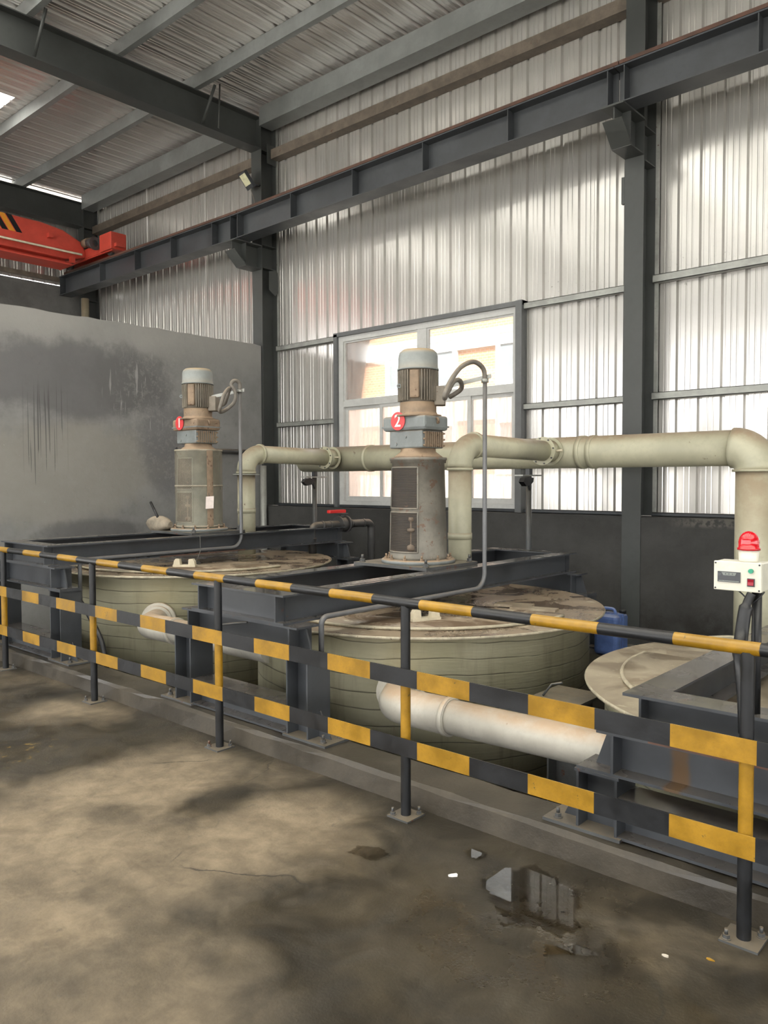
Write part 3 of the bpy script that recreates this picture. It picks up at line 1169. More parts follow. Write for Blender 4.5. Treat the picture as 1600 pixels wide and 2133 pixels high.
MB().ring((-13.28, 7.19, 5.86), (1, 0, 0), .06, .115, .03, 20).build('drive_gear', 'steel_old', cr)
for yv in (6.55, 6.95):
    box('bracket', 'red', cr, gx1, gx1 + .09, yv, yv + .07, 5.55 if yv > 6.6 else 5.92, 5.66 if yv > 6.6 else 6.0)
for k in range(7):
    y = 6.02 - k * .12
    MB().prism([(y, 5.90), (y + .10, 5.90), (y - .08, 6.17), (y - .18, 6.17)], 'x', gx1, gx1 + .004).build('hazard_stripe', 'black' if k % 2 == 0 else 'orange', cr)
MB().tube([(gx1 + .05, 2., 5.74), (gx1 + .05, 6.9, 5.74), (gx1 + .2, 7.1, 5.7)], .02, 8).build('cable_tray', 'lug', cr)

# ------------------------------------------------------------------ flood lamp on the first column
fl = thing('flood_lamp', (-9.47, 7.74, 6.15), 'small led flood lamp tilted on the partition column', 'lamp')


def tilted(name, mat, parent, c, sx, sy, sz, rx, rz=0):
    m = Matrix.Translation(c) @ Matrix.Rotation(rz, 4, 'Z') @ Matrix.Rotation(rx, 4, 'X')
    mb = MB().box(-sx / 2, sx / 2, -sy / 2, sy / 2, -sz / 2, sz / 2)
    mb.v = [tuple(m @ Vector(v)) for v in mb.v]
    return mb.build(name, mat, parent)


tilted('housing', 'steel', fl, Vector((-9.47, 7.58, 6.12)), .2, .26, .05, math.radians(-52), math.radians(-12))
tilted('led_panel', 'led', fl, Vector((-9.472, 7.566, 6.14)) + Vector((0, -.016, -.022)), .17, .17, .008, math.radians(-52), math.radians(-12))
MB().tube([(-9.38, 7.62, 6.05), (-9.38, 7.755, 6.07)], .012, 8).build('bracket', 'steel', fl)
MB().tube(spline([(-9.44, 7.62, 6.0), (-9.45, 7.70, 5.85), (-9.5, 7.75, 5.7)]), .008, 6).build('cable', 'hose', fl)

# ================================================================== tanks
def tank(cx, cy, zl, label, lidmat, a0, a1, lug_at, boards):
    t = thing('round_tank', (cx, cy, PIT), label, 'tank', 'round fibreglass tanks in the pit')
    MB().lathe([(1.3, PIT), (1.3, zl - .03), (1.325, zl - .015)], cx, cy, 96).build('body', 'tank', t)
    lid = MB().lathe([(1.33, zl - .022), (1.412, zl - .02), (1.416, zl - .008), (1.41, zl)], cx, cy, 96, caps=False)
    rim = lid.build('lid_rim', 'lid_edge', t)
    top = MB()
    top.lathe([(1.41, zl), (0.9, zl + .004), (.001, zl + .006)], cx, cy, 96, caps=False)
    lid = top.build('lid', lidmat, t)
    # raised half cover with a pale upturned edge
    c = MB()
    c.lathe([(1.20, zl + .002), (1.20, zl + .022), (.35, zl + .024), (.35, zl + .004)], cx, cy, 48, caps=False, a0=a0, a1=a1)
    for a in (a0, a1):
        b = len(c.v)
        for r, z in ((.35, zl), (1.20, zl), (1.20, zl + .022), (.35, zl + .024)):
            c.v.append((cx + r * math.cos(a), cy + r * math.sin(a), z))
        c.face([b, b + 1, b + 2, b + 3])
    c.build('hatch_cover', lidmat, t)
    e = MB()
    pts = [(cx + 1.205 * math.cos(a0 + (a1 - a0) * k / 40), cy + 1.205 * math.sin(a0 + (a1 - a0) * k / 40), zl + .014) for k in range(41)]
    e.tube(pts, .012, 6)
    e.build('hatch_edge', 'lid_edge', t)
    if lug_at:
        lx, ly, ang = lug_at
        ca, sa = math.cos(ang), math.sin(ang)
        def loc(m):
            m.v = [(lx + x * ca - y * sa, ly + x * sa + y * ca, zl + .02 + z) for x, y, z in m.v]
            return m
        lug = loc(MB().box(-.11, .11, -.03, .03, 0, .022)).build('lifting_lug', 'lug', t)
        for s in (-1, 1):
            poly = [(s * .105, 0.02), (s * .04, .02), (s * .045, .075), (s * .085, .078), (s * .1, .055)]
            if s < 0:
                poly = poly[::-1]
            loc(MB().prism(poly, 'y', -.025, .025)).build('lug_ear', 'lug', lug)
            loc(MB().lathe([(.008, .0), (.008, .001)], 0, 0, 8)) if False else None
    for (bx, by, L, W, ang) in boards:
        ca, sa = math.cos(ang), math.sin(ang)
        m = MB().box(-L / 2, L / 2, -W / 2, W / 2, 0, .018)
        m.v = [(bx + x * ca - y * sa, by + x * sa + y * ca, zl + .024 + z) for x, y, z in m.v]
        m.build('cover_board', 'lid_pale', t)
    return t


R = math.radians
tank(-6.97, 4.87, .785, 'cream round tank at left below the number 1 agitator', 'lid', R(-120), R(5), (-6.36, 4.30, R(35)), [(-5.95, 4.75, .34, .14, R(70))])
tank(-3.93, 4.87, .645, 'cream round tank in the middle below the number 2 agitator', 'lid', R(-110), R(5), (-3.33, 4.16, R(68)), [(-3.18, 5.05, .28, .12, R(20)), (-2.98, 5.0, .34, .10, R(14))])
tank(-.89, 4.82, .485, 'pale-lidded round tank at right edge behind the nearest frame', 'lid_pale', R(176), R(330), None, [])


# ================================================================== agitator support frames
def stand(f, xc, yc, zb, front, mats):
    """H posts on base plates, bottom beam, upper beam with gussets; zb = underside of the upper beam"""
    ms = mats
    y0, y1 = yc - .09, yc + .09
    for s in (-1, 1):
        a, b = sorted((xc + s * .48, xc + s * .665))
        hpost(MB(), a, b, y0, y1, KZ + .014, zb - .012).build('post', ms, f)
        box('post_cap', ms, f, a - .008, b + .008, y0 - .004, y1 + .004, zb - .012, zb)
        pl = box('base_plate', 'steel_old', f, *sorted((xc + s * .46, xc + s * .82)), yc - .105, yc + .105, KZ, KZ + .014)
        g0 = xc + s * .665
        MB().prism([(g0, KZ + .014), (g0 + s * .10, KZ + .014), (g0 + s * .085, KZ + .045), (g0 + s * .012, KZ + .165), (g0, KZ + .165)][::s], 'y', yc - .005, yc + .005).build('base_gusset', ms, f)
        for q in (-.065, .065):
            bolt(pl, xc + s * .765, yc + q, KZ + .014)
        # upper beam end gusset
        g1 = xc + s * .51
        MB().prism([(g1, zb + .012), (g1 + s * .105, zb + .012), (g1 + s * .05, zb + .168), (g1, zb + .168)][::s], 'y', yc - .006, yc + .006).build('end_gusset', ms, f)
        box('end_plate', ms, f, *sorted((g1 - s * .012, g1)), y0, y1, zb + .012, zb + .172)
    ibeam_x(MB(), xc - .48, xc + .48, yc, KZ + .006, KZ + .182, .17).build('bottom_beam', ms, f)
    m = MB()
    m.box(xc - .665, xc + .665, y0, y1, zb, zb + .012)
    m.box(xc - .575, xc + .575, y0, y1, zb + .172, zb + .184)
    m.box(xc - .498, xc + .498, yc - .005, yc + .005, zb + .012, zb + .172)
    m.build('upper_beam', ms, f)


def frame(xc, zt, label):
    f = thing('support_gantry', (xc, 4.8, KZ), label, 'steel frame', 'steel frames bridging the tanks')
    za = zt - .178
    zb = za - .184
    yf, yb = 3.03, 6.6
    ibeam_y(MB(), yf + .15, yb - .15, xc - .385, za, zt, .15).build('long_beam', 'frame', f)
    ibeam_y(MB(), yf + .15, yb - .15, xc + .385, za, zt, .15).build('long_beam', 'frame', f)
    for yc in (yf + .075, yb - .075):
        m = MB()
        m.box(xc - .46, xc + .46, yc - .075, yc + .075, za, za + .012)
        m.box(xc - .46, xc + .46, yc - .075, yc + .075, zt - .012, zt)
        m.box(xc - .40, xc + .40, yc - .005, yc + .005, za + .012, zt - .012)
        m.box(xc + .38, xc + .39, yc - .0749, yc + .0749, za + .012, zt - .012)
        m.box(xc - .39, xc - .38, yc - .0749, yc + .0749, za + .012, zt - .012)
        m.build('cross_beam', 'frame', f)
    stand(f, xc, 3.12, zb, True, 'frame')
    stand(f, xc, 6.51, zb, False, 'frame')
    return f


F1 = frame(-6.93, 1.08, 'tallest grey steel frame at left carrying the number 1 agitator')
F2 = frame(-3.95, .945, 'grey steel frame in the middle carrying the number 2 agitator')
F3 = frame(-.93, .748, 'lowest grey steel frame at the right edge of the picture')
# flat bar leaning under the top of the middle frame and rusty welds on the nearest one
MB().tube([(-4.1, 3.02, .70), (-3.85, 3.05, .745)], .008, 6).build('flat_bar', 'steel_old', F2)
box('weld_seam', 'rail_rust', F3, -1.28, -.35, 3.028, 3.036, .562, .570)
box('weld_seam', 'rail_rust', F1, -6.475, -6.46, 4.1, 5.1, .905, .914)
box('wet_strip', 'wet_steel', F2, -3.62, -3.52, 3.65, 4.30, .9455, .947)


# ================================================================== agitators
def agitator(cx, cy, z0, num, badge_dx, guard, label):
    A = thing('agitator', (cx, cy, z0), label, 'agitator', 'motor driven agitators')
    B = lambda z: z0 + z - .945          # heights measured on the middle one
    plate = box('base_plate', 'steel_old', A, cx - .40, cx + .345, cy - .33, cy + .33, B(.945), B(.968))
    for sx in (-.35, .30):
        for sy in (-.28, .28):
            bolt(plate, cx + sx, cy + sy, B(.968), s=1.3)
    fl = MB().lathe([(.295, B(.968)), (.295, B(.992)), (.285, B(.998)), (.22, B(1.0))], cx, cy, 40).build('base_flange', 'cast', A)
    for k in range(12):
        a = 2 * PI * (k + .5) / 12
        bolt(fl, cx + .258 * math.cos(a), cy + .258 * math.sin(a), B(.997), 'cast_rusty', .9)
    pm = 'pedestal_green' if guard else 'pedestal'
    ped = MB().lathe([(.235, B(1.0)), (.228, B(1.02)), (.208, B(1.755)), (.222, B(1.757)), (.222, B(1.775)), (.228, B(1.777)), (.228, B(1.798)), (.19, B(1.80))], cx, cy, 48).build('pedestal', pm, A)
    # mesh covered openings, their shaded inside painted onto the solid pedestal
    for side in (-PI / 2, PI / 2):
        for (za, zb) in ((1.06, 1.37), (1.40, 1.72)):
            rad = lambda z: .228 + (.208 - .228) * (z - 1.02) / .735
            m = MB()
            b = 0
            n = 16
            w = R(38)
            for i in range(n + 1):
                a = side - w + 2 * w * i / n
                for z in (za, zb):
                    r = rad(z) + .0025
                    m.v.append((cx + r * math.cos(a), cy + r * math.sin(a), B(z)))
            for i in range(n):
                m.face([2 * i, 2 * i + 2, 2 * i + 3, 2 * i + 1], 0, True)
            sc = m.build('mesh_opening', 'screen', ped)
            loop = []
            for i in range(n + 1):
                a = side - w + 2 * w * i / n
                loop.append((a, za))
            for i in range(5):
                loop.append((side + w, za + (zb - za) * (i + .5) / 5))
            for i in range(n + 1):
                a = side + w - 2 * w * i / n
                loop.append((a, zb))
            for i in range(5):
                loop.append((side - w, zb - (zb - za) * (i + .5) / 5))
            loop.append(loop[0])
            MB().tube([(cx + (rad(z) + .002) * math.cos(a), cy + (rad(z) + .002) * math.sin(a), B(z)) for a, z in loop], .007, 6).build('opening_rim', pm, ped)
            # fine wires of the mesh
            wires = MB()
            q = 26
            for j in range(1, q):
                z = za + (zb - za) * j / q
                r = rad(z) + .0035
                wires.tube([(cx + r * math.cos(side - w + 2 * w * i / 10), cy + r * math.sin(side - w + 2 * w * i / 10), B(z)) for i in range(11)], .0016, 3, False)
            if not guard:
                wires.build('mesh_wires', 'wire', ped, kind='stuff')
    # coupling seen as a lump behind the lower mesh
    MB().lathe([(.03, B(1.075)), (.036, B(1.085)), (.036, B(1.11)), (.02, B(1.125)), (.018, B(1.22)), (.034, B(1.225)), (.034, B(1.245)), (.018, B(1.25)), (.016, B(1.30)), (.027, B(1.31)), (.022, B(1.335))], cx + .085, cy - .190, 14).build('shaft_coupling', 'wire', ped)
    MB().lathe([(.20, B(1.80)), (.185, B(1.812)), (.142, B(1.845)), (.138, B(1.872))], cx, cy, 40).build('neck', 'cast_rusty', A)
    # gearbox
    lx0, lx1, ly0, ly1 = cx - .183, cx + .154, cy - .14, cy + .135
    gb = bevel(box('gearbox_lower', 'cast', A, lx0, lx1, ly0, ly1, B(1.872), B(2.01)), .012)
    ribs = MB()
    for k in range(9):
        y = ly0 + .03 + k * .026
        ribs.box(lx1, lx1 + .010, y, y + .012, B(1.88), B(2.0))
    ribs.build('cooling_ribs', 'cast_rusty', gb)
    for y in (ly0 + .015, ly0 + .10, ly0 + .185, ly1 - .015):
        for z in (1.892, 1.94, 1.988):
            if z == 1.94 and y not in (ly0 + .015, ly1 - .015):
                continue
            MB().tube([(lx1 + .002, y, B(z)), (lx1 + .018, y, B(z))], .008, 6).build('bolt', 'cast_rusty', gb)
    MB().tube([(lx0 + .07, ly0 + .002, B(1.905)), (lx0 + .07, ly0 - .008, B(1.905))], .014, 10).build('oil_plug', 'cast', gb)
    MB().tube([(lx0 + .17, ly0 + .002, B(1.96)), (lx0 + .17, ly0 - .008, B(1.96))], .011, 10).build('oil_plug', 'cast', gb)
    ux0, ux1 = cx - .245, cx + .19
    ug = bevel(box('gearbox_upper', 'cast' if not guard else 'cast_rusty', A, ux0, ux1, ly0 - .012, ly1 + .012, B(2.01), B(2.125)), .02)
    box('gearbox_band', 'cast', ug, ux0 - .004, ux1 + .004, ly0 - .016, ly1 + .016, B(2.035), B(2.047))
    MB().ring((ux1 + .012, cy - .01, B(2.085)), (.5, 1, .3), .014, .026, .012, 14).build('lifting_eye', 'cast_rusty', ug)
    MB().lathe([(.185, B(2.12)), (.185, B(2.135)), (.155, B(2.14)), (.145, B(2.16)), (.145, B(2.235))], cx, cy, 40).build('motor_adapter', 'cast_rusty', A)
    # number badge
    bx, bz = cx + badge_dx, B(2.085)
    yb = ly0 - .018
    m = MB()
    m.tube([(bx, yb, bz), (bx, yb - .004, bz)], .072, 28)
    bd = m.build('number_badge', 'badge_red', A)
    text_mesh('numeral', num, .135, 'white', bd, (bx, yb - .006, bz - .002))
    # motor
    body = MB().lathe([(.138, B(2.235)), (.138, B(2.487))], cx, cy, 40).build('motor_body', 'motor', A)
    fins = MB()
    N = 44
    pad = R(-62)
    for k in range(N):
        a = 2 * PI * k / N
        d = (a - pad + PI) % (2 * PI) - PI
        if abs(d) < R(17):
            continue
        ca, sa = math.cos(a), math.sin(a)
        b = len(fins.v)
        for r in (.13, .162):
            for t in (-.0035, .0035):
                for z in (2.245, 2.482):
                    fins.v.append((cx + r * ca - t * sa, cy + r * sa + t * ca, B(z)))
        for q in ((4, 6, 7, 5), (0, 4, 5, 1), (2, 3, 7, 6), (1, 5, 7, 3), (0, 2, 6, 4)):
            fins.face([b + i for i in q])
    fins.build('cooling_fins', 'motor', body)

    def radial_box(name, mat, par, ang, r0, r1, w, z0_, z1_):
        ca, sa = math.cos(ang), math.sin(ang)
        mm = MB().box(r0, r1, -w / 2, w / 2, B(z0_), B(z1_))
        mm.v = [(cx + x * ca - y * sa, cy + x * sa + y * ca, z) for x, y, z in mm.v]
        return mm.build(name, mat, par)
    bevel(radial_box('motor_pad', 'cast_rusty', body, pad, .13, .160, .075, 2.262, 2.48), .012)
    eye_a = R(-112)
    MB().ring((cx + .17 * math.cos(eye_a), cy + .17 * math.sin(eye_a), B(2.36)), (math.cos(eye_a + 1.2), math.sin(eye_a + 1.2), 0), .008, .018, .01, 12).build('lifting_eye', 'cast', body)
    bevel(radial_box('terminal_box', 'motor', body, R(34), .13, .215, .13, 2.21, 2.36), .008)
    MB().lathe([(.164, B(2.487)), (.164, B(2.50)), (.158, B(2.505)), (.156, B(2.60)), (.148, B(2.628)), (.125, B(2.648)), (.001, B(2.656))], cx, cy, 44).build('fan_cover', 'cover', A)
    if guard:
        gz0, gz1 = B(1.02), B(1.80)
        gr = .243
        g = MB()
        nh, ns = 84, 34
        turns = .62
        wdt = .0022
        for dr in (1, -1):
            for h in range(nh):
                b = len(g.v)
                for s in range(ns + 1):
                    a = 2 * PI * (h / nh + dr * turns * s / ns)
                    z = gz0 + (gz1 - gz0) * s / ns
                    da = wdt / gr
                    for sg in (-1, 1):
                        g.v.append((cx + gr * math.cos(a + sg * da), cy + gr * math.sin(a + sg * da), z))
                for s in range(ns):
                    g.face([b + 2 * s, b + 2 * s + 1, b + 2 * s + 3, b + 2 * s + 2], 0, True)
        gd = g.build('mesh_guard', 'guard', A, kind='stuff')
        for z in (gz0, B(1.435), gz1):
            MB().ring((cx, cy, z), (0, 0, 1), gr - .002, gr + .004, .018, 36).build('guard_band', 'guard', A)
        a = R(-8)
        sm = MB()
        for i in range(5):
            aa = a - R(8) + R(16) * i / 4
            for z in (gz0, gz1):
                sm.v.append((cx + (gr + .004) * math.cos(aa), cy + (gr + .004) * math.sin(aa), z))
        for i in range(4):
            sm.face([2 * i, 2 * i + 2, 2 * i + 3, 2 * i + 1])
        sm.build('guard_seam', 'cast_rusty', A)
    return A


agitator(-6.93, 4.87, 1.08, '1', -.10, True, 'left agitator with red number 1 badge and expanded metal guard')
agitator(-3.965, 4.87, .945, '2', -.075, False, 'agitator before the window with red number 2 badge')
# paper tag hanging on the guard
tg = MB().box(-6.715, -6.63, 4.575, 4.577, 1.325, 1.44)
tg = MB()
tx, ty = -6.93 + .262 * math.cos(R(-12)), 4.87 + .262 * math.sin(R(-12))
dx, dy = math.cos(R(42)), math.sin(R(42))
b = [(tx - dx * .04, ty - dy * .04, 1.335), (tx + dx * .042, ty + dy * .042, 1.34), (tx + dx * .047, ty + dy * .047, 1.465), (tx - dx * .035, ty - dy * .035, 1.46)]
tg.v = b + [(x + .003, y - .003, z) for x, y, z in b]
tg.face([0, 1, 2, 3]); tg.face([7, 6, 5, 4])
for i in range(4):
    j = (i + 1) % 4
    tg.face([j, i, i + 4, j + 4])
tag = thing('paper_tag', (tx, ty, 1.335), 'pale paper tag wired to the mesh guard of the left agitator', 'tag')
tg.build('card', 'paper', tag)
MB().tube([(tx, ty, 1.46), (tx - .01, ty, 1.50)], .003, 5).build('wire', 'steel_old', tag)


MB().tube(spline([(-6.47, 4.55, 1.085), (-6.42, 4.52, 1.0), (-6.40, 4.50, .93), (-6.36, 4.42, .84)]), .003, 5).build('tie_wire', 'steel_old', None, label='thin wire hanging from the left gantry to the lifting lug', category='wire')

# ------------------------------------------------------------------ conduits with flexible hose
def conduit(X, y, ztop, zrun, yf, zf, hose, bar, label):
    c = thing('conduit', (X, y, zrun), label, 'conduit', 'motor cable conduits')
    MB().tube(fillet([(X, y, ztop), (X, y, zrun), (X, yf, zrun), (X, yf, zf)], [.12, .05], 8), .0175, 10).build('pipe', 'conduit', c)
    MB().tube(spline(hose, 8), .0185, 10).build('flexible_hose', 'hose', c)
    (x0, y0, z0), (x1, y1, z1) = bar
    d = Vector((x1 - x0, y1 - y0, 0)).normalized()
    w = Vector((-d.y, d.x, 0)) * .004
    m = MB()
    for q in (w, -w):
        for (px, py, pz) in bar:
            m.v += [(px + q.x, py + q.y, pz - .016), (px + q.x, py + q.y, pz + .016)]
    for f in ((0, 2, 3, 1), (4, 5, 7, 6), (0, 1, 5, 4), (2, 6, 7, 3), (1, 3, 7, 5), (0, 4, 6, 2)):
        m.face(list(f))
    m.build('bracket_bar', 'galv', c)
    MB().ring((X, y, ztop - .02), (0, 0, 1), .017, .028, .03, 14).build('clamp', 'galv', c)
    return c


X = -3.44
conduit(X, 5.035, 2.40, .79, 3.29, .48,
        [(X, 5.035, 2.39), (X, 5.01, 2.47), (X - .01, 4.90, 2.51), (X - .03, 4.76, 2.455), (X - .05, 4.66, 2.34), (X - .05, 4.60, 2.25), (X - .08, 4.635, 2.222), (X - .12, 4.73, 2.285), (X - .14, 4.83, 2.37), (X - .15, 4.92, 2.38), (X - .2, 5.0, 2.33), (X - .33, 5.03, 2.28)],
        ((-3.83, 4.92, 2.335), (-3.40, 5.06, 2.415)), 'conduit with a single tall hose loop standing in front of the window')
X = -6.49
conduit(X, 5.075, 2.56, .94, 3.32, .55,
        [(X, 5.075, 2.56), (X, 5.07, 2.62), (X - .01, 5.02, 2.645), (X - .02, 4.98, 2.60), (X + .01, 5.01, 2.52), (X, 5.00, 2.42), (X - .04, 4.93, 2.345), (X - .02, 4.84, 2.315), (X + .02, 4.815, 2.37), (X + .01, 4.88, 2.505), (X - .02, 4.96, 2.56), (X - .08, 4.97, 2.47), (X - .14, 4.99, 2.42), (X - .25, 5.03, 2.41)],
        ((-6.80, 4.93, 2.49), (-6.45, 5.10, 2.55)), 'conduit with a coiled double hose loop in front of the partition')

# ================================================================== pipes
HY, HZ, HR = 7.2, 1.895, .158
hd = thing('header_pipe', (-5, HY, HZ), 'thick cream header pipe running along the back wall to the right', 'pipe')
MB().tube([(-7.83, HY, HZ), (-2.30, HY, HZ)], HR, 32).build('pipe', 'pipe_cream', hd)
for x in (-6.62, -3.62, -3.74):
    MB().ring((x, HY, HZ), (1, 0, 0), HR - .002, HR + .008, .05, 32).build('joint_band', 'pipe_cream', hd)
el = [(-2.30, HY, HZ)]
for k in range(1, 11):
    a = PI / 2 * k / 10
    el.append((-2.30 + .2 * math.sin(a), HY, HZ - .2 + .2 * math.cos(a)))
MB().tube(el, .178, 32).build('elbow', 'pipe_cream', hd)
MB().ring((-2.10, HY, HZ - .2), (0, 0, 1), .17, .20, .02, 32).build('elbow_collar', 'pipe_cream', hd)
MB().tube([(-2.10, HY, HZ - .2), (-2.10, HY, PIT)], .172, 32).build('down_pipe', 'pipe_cream', hd)


def branch(X, y, zl, label):
    b = thing('branch_pipe', (X, y, zl), label, 'pipe', 'branch pipes from tank lids to the header')
    zc = 1.925
    r = .1
    MB().tube([(X, y, zl), (X, y, zc - .2)], r, 28).build('riser', 'pipe_cream', b)
    MB().ring((X, y, zl + .49), (0, 0, 1), r - .002, r + .005, .055, 28).build('joint_band', 'pipe_cream', b)
    MB().ring((X, y, zc - .21), (0, 0, 1), r - .002, r + .012, .025, 28).build('collar', 'pipe_cream', b)
    pts = []
    for k in range(13):
        a = PI / 2 * k / 12
        pts.append((X, y + .2 - .2 * math.cos(a), zc - .2 + .2 * math.sin(a)))
    MB().tube(pts, [r * 1.05] * 13, 28).build('elbow', 'pipe_cream', b)
    MB().ring((X, y + .2, zc), (0, 1, 0), r - .002, r + .018, .03, 28).build('collar', 'pipe_cream', b)
    MB().tube([(X, y + .2, zc), (X, HY - .12, zc - .02)], r, 28).build('pipe', 'pipe_cream', b)
    MB().tube([(X, HY - .32, zc - .02), (X, HY - .20, zc - .02)], r + .012, 28).build('damper_body', 'pipe_cream', b)
    for q in (.34, .19):
        MB().ring((X, HY - q, zc - .02), (0, 1, 0), r, r + .04, .014, 28).build('damper_flange', 'pipe_cream', b)
    MB().tube([(X + r, HY - .27, zc - .02), (X + r + .07, HY - .25, zc - .015)], .012, 8).build('damper_handle', 'lug', b)
    for k in range(8):
        a = 2 * PI * k / 8 + .2
        px, pz = X + (r + .026) * math.cos(a), zc - .02 + (r + .026) * math.sin(a)
        MB().tube([(px, HY - .36, pz), (px, HY - .325, pz)], .008, 6).build('flange_bolt', 'steel_old', b)
    return b


bb = branch(-7.10, 5.63, .79, 'left cream branch pipe rising behind the number 1 agitator')
MB().ring((-7.10, 5.63, 1.69), (0, 0, 1), .1, .15, .012, 28).build('clamp_ring', 'galv', bb)
branch(-4.0, 5.48, .65, 'right cream branch pipe rising behind the number 2 agitator')


def pipe_support(x, y, z0, label):
    s = thing('pipe_support', (x, y, z0), label, 'pipe support', 'header pipe supports')
    MB().tube([(x, y, z0), (x, y, 1.66)], .03, 12).build('post', 'steel', s)
    box('saddle', 'galv', s, x - .05, x + .05, y - .2, y + .2, 1.66, 1.675)
    MB().box(x - .025, x + .025, y - .03, y + .03, 1.675, 1.737).build('pad', 'steel', s)
    mb = MB()
    mb.tube([(x + .02, y - .02, 1.52), (x + .08, y - .16, 1.655)], .014, 6)
    mb.build('brace', 'steel', s)
    mb = MB()
    mb.prism([(y - .30, 1.60), (y - .24, 1.555), (y - .16, 1.57), (y - .11, 1.60), (y - .10, 1.64), (y - .2, 1.652), (y - .27, 1.64)], 'x', x + .06, x + .12)
    mb.build('damper_lever', 'black', s)
    return s


pipe_support(-7.64, 7.2, PIT, 'dark post propping the header pipe left of the window')
pipe_support(-4.36, 7.2, PIT, 'dark post propping the header pipe right of the window')

# valve pipe on the left tank
vx = -6.583
vp = thing('valve_pipe', (vx, 6.165, .79), 'dark dusty pipe with red handled valve on the left tank lid', 'pipe')
MB().tube(fillet([(vx, 6.165, .785), (vx, 6.165, 1.10), (vx, 7.16, 1.10), (vx, 7.16, PIT)], .075, 8), .046, 18).build('pipe', 'dark_pipe', vp)
for y in (6.32, 6.44, 6.80, 7.02):
    MB().ring((vx, y, 1.10), (0, 1, 0), .044, .052, .03 if y != 6.44 else .016, 20).build('socket', 'dark_pipe', vp)
MB().ring((vx, 6.165, .955), (0, 0, 1), .044, .051, .02, 20).build('socket', 'dark_pipe', vp)
vb = MB().tube([(vx, 6.60, 1.10), (vx, 6.70, 1.10)], .085, 20).build('valve_body', 'dark_pipe', vp)
for y in (6.585, 6.715):
    MB().ring((vx, y, 1.10), (0, 1, 0), .04, .10, .022, 22).build('valve_flange', 'dark_pipe', vb)
MB().lathe([(.03, 1.17), (.03, 1.225)], vx, 6.65, 12).build('valve_neck', 'dark_pipe', vb)
box('neck_plate', 'dark_pipe', vb, vx - .05, vx + .05, 6.60, 6.71, 1.222, 1.232)
bevel(box('valve_handle', 'red_plain', vp, vx - .025, vx + .03, 6.42, 6.69, 1.236, 1.275), .008)


# outlet pipes joining neighbouring tanks
def outlet(cx, cy, ang, z, xe, ye, ze, label):
    o = thing('outlet_pipe', (cx + 1.3 * math.cos(ang), cy + 1.3 * math.sin(ang), z), label, 'pipe', 'white overflow pipes between tanks')
    ca, sa = math.cos(ang), math.sin(ang)
    p0 = Vector((cx + 1.27 * ca, cy + 1.27 * sa, z))
    p1 = Vector((cx + 1.60 * ca, cy + 1.60 * sa, z))
    p2 = Vector((xe, ye, ze))
    d = (p2 - p1).normalized()
    r = .1
    pts = fillet([p0, p1, p1 + d * .42], .14, 10)
    MB().tube(pts, r + .006, 24).build('elbow', 'pipe_white', o)
    MB().tube([p1 + d * .38, p2], r - .002, 24).build('pipe', 'pipe_white', o)
    MB().ring(p1 + d * .40, d, r - .004, r + .012, .03, 24).build('joint_ring', 'pipe_white', o)
    for q, rr in ((1.315, .055), (1.35, .03)):
        MB().ring((cx + q * ca, cy + q * sa, z), (ca, sa, 0), r - .004, r + rr, .045, 28).build('wall_collar', 'pipe_white', o)
    return o


outlet(-3.93, 4.87, R(-57), .275, -1.28, 3.60, .285, 'large white overflow pipe bending from the middle tank towards the right')
outlet(-6.97, 4.87, R(-50), .385, -4.35, 3.66, .40, 'white overflow pipe bending from the left tank behind the middle frame')

# thin drain hoses
MB().tube(spline([(-6.33, 3.24, .60), (-6.22, 3.25, .50), (-6.05, 3.27, .30), (-5.98, 3.28, .05), (-5.97, 3.28, -.3)]), .02, 10).build('drain_hose', 'black', None, label='black drain hose beside the front post of the left frame', category='hose')
MB().tube(spline([(-2.95, 6.36, .32), (-2.6, 6.1, .36), (-2.25, 6.0, .40), (-1.9, 5.9, .47), (-1.75, 5.7, .502)]), .016, 8).build('suction_tube', 'lug', None, label='thin pale tube from the blue jerrycan to the right tank lid', category='tube')
# steel pipe fixed along the partition
MB().tube([(-9.33, 6.2, 2.05), (-9.33, 7.7, 2.05)], .035, 12).build('wall_pipe', 'dark_pipe', None, label='dark horizontal pipe along the partition behind the left agitator', category='pipe')
MB().tube([(-9.30, 7.70, PIT), (-9.30, 7.70, 1.85)], .05, 12).build('corner_pipe', 'galv', None, label='shiny grey upright pipe at the foot of the partition column', category='pipe')

# small support box between the middle and right tanks
sb = thing('steel_bracket', (-2.3, 4.3, PIT), 'rusty dark steel bracket between the middle and right tanks', 'bracket')
hpost(MB(), -2.42, -2.22, 4.22, 4.42, PIT, .28).build('post', 'steel_old', sb)
box('cap', 'steel_old', sb, -2.50, -2.18, 4.16, 4.50, .28, .296)
MB().tube([(-2.44, 4.2, .30), (-2.40, 4.24, .37), (-2.33, 4.24, .39)], .007, 6).build('hook', 'steel_old', sb)

# blue jerrycan
jc = thing('jerrycan', (-3.0, 6.31, KZ), 'blue plastic jerrycan behind the middle tank', 'jerrycan')
o = bevel(box('can', 'blue', jc, -3.12, -2.90, 6.21, 6.44, KZ, .47), .035, 3)
for y in (6.27, 6.32):
    box('rib', 'blue', jc, -3.125, -2.896, y, y + .014, KZ + .03, .475)
MB().tube(fillet([(-3.08, 6.3, .46), (-3.08, 6.3, .515), (-2.96, 6.3, .515), (-2.96, 6.3, .46)], .03, 5), .014, 8).build('handle', 'blue', jc)
MB().lathe([(.03, .465), (.03, .495), (.026, .50)], -2.94, 6.40, 14).build('cap', 'black', jc)

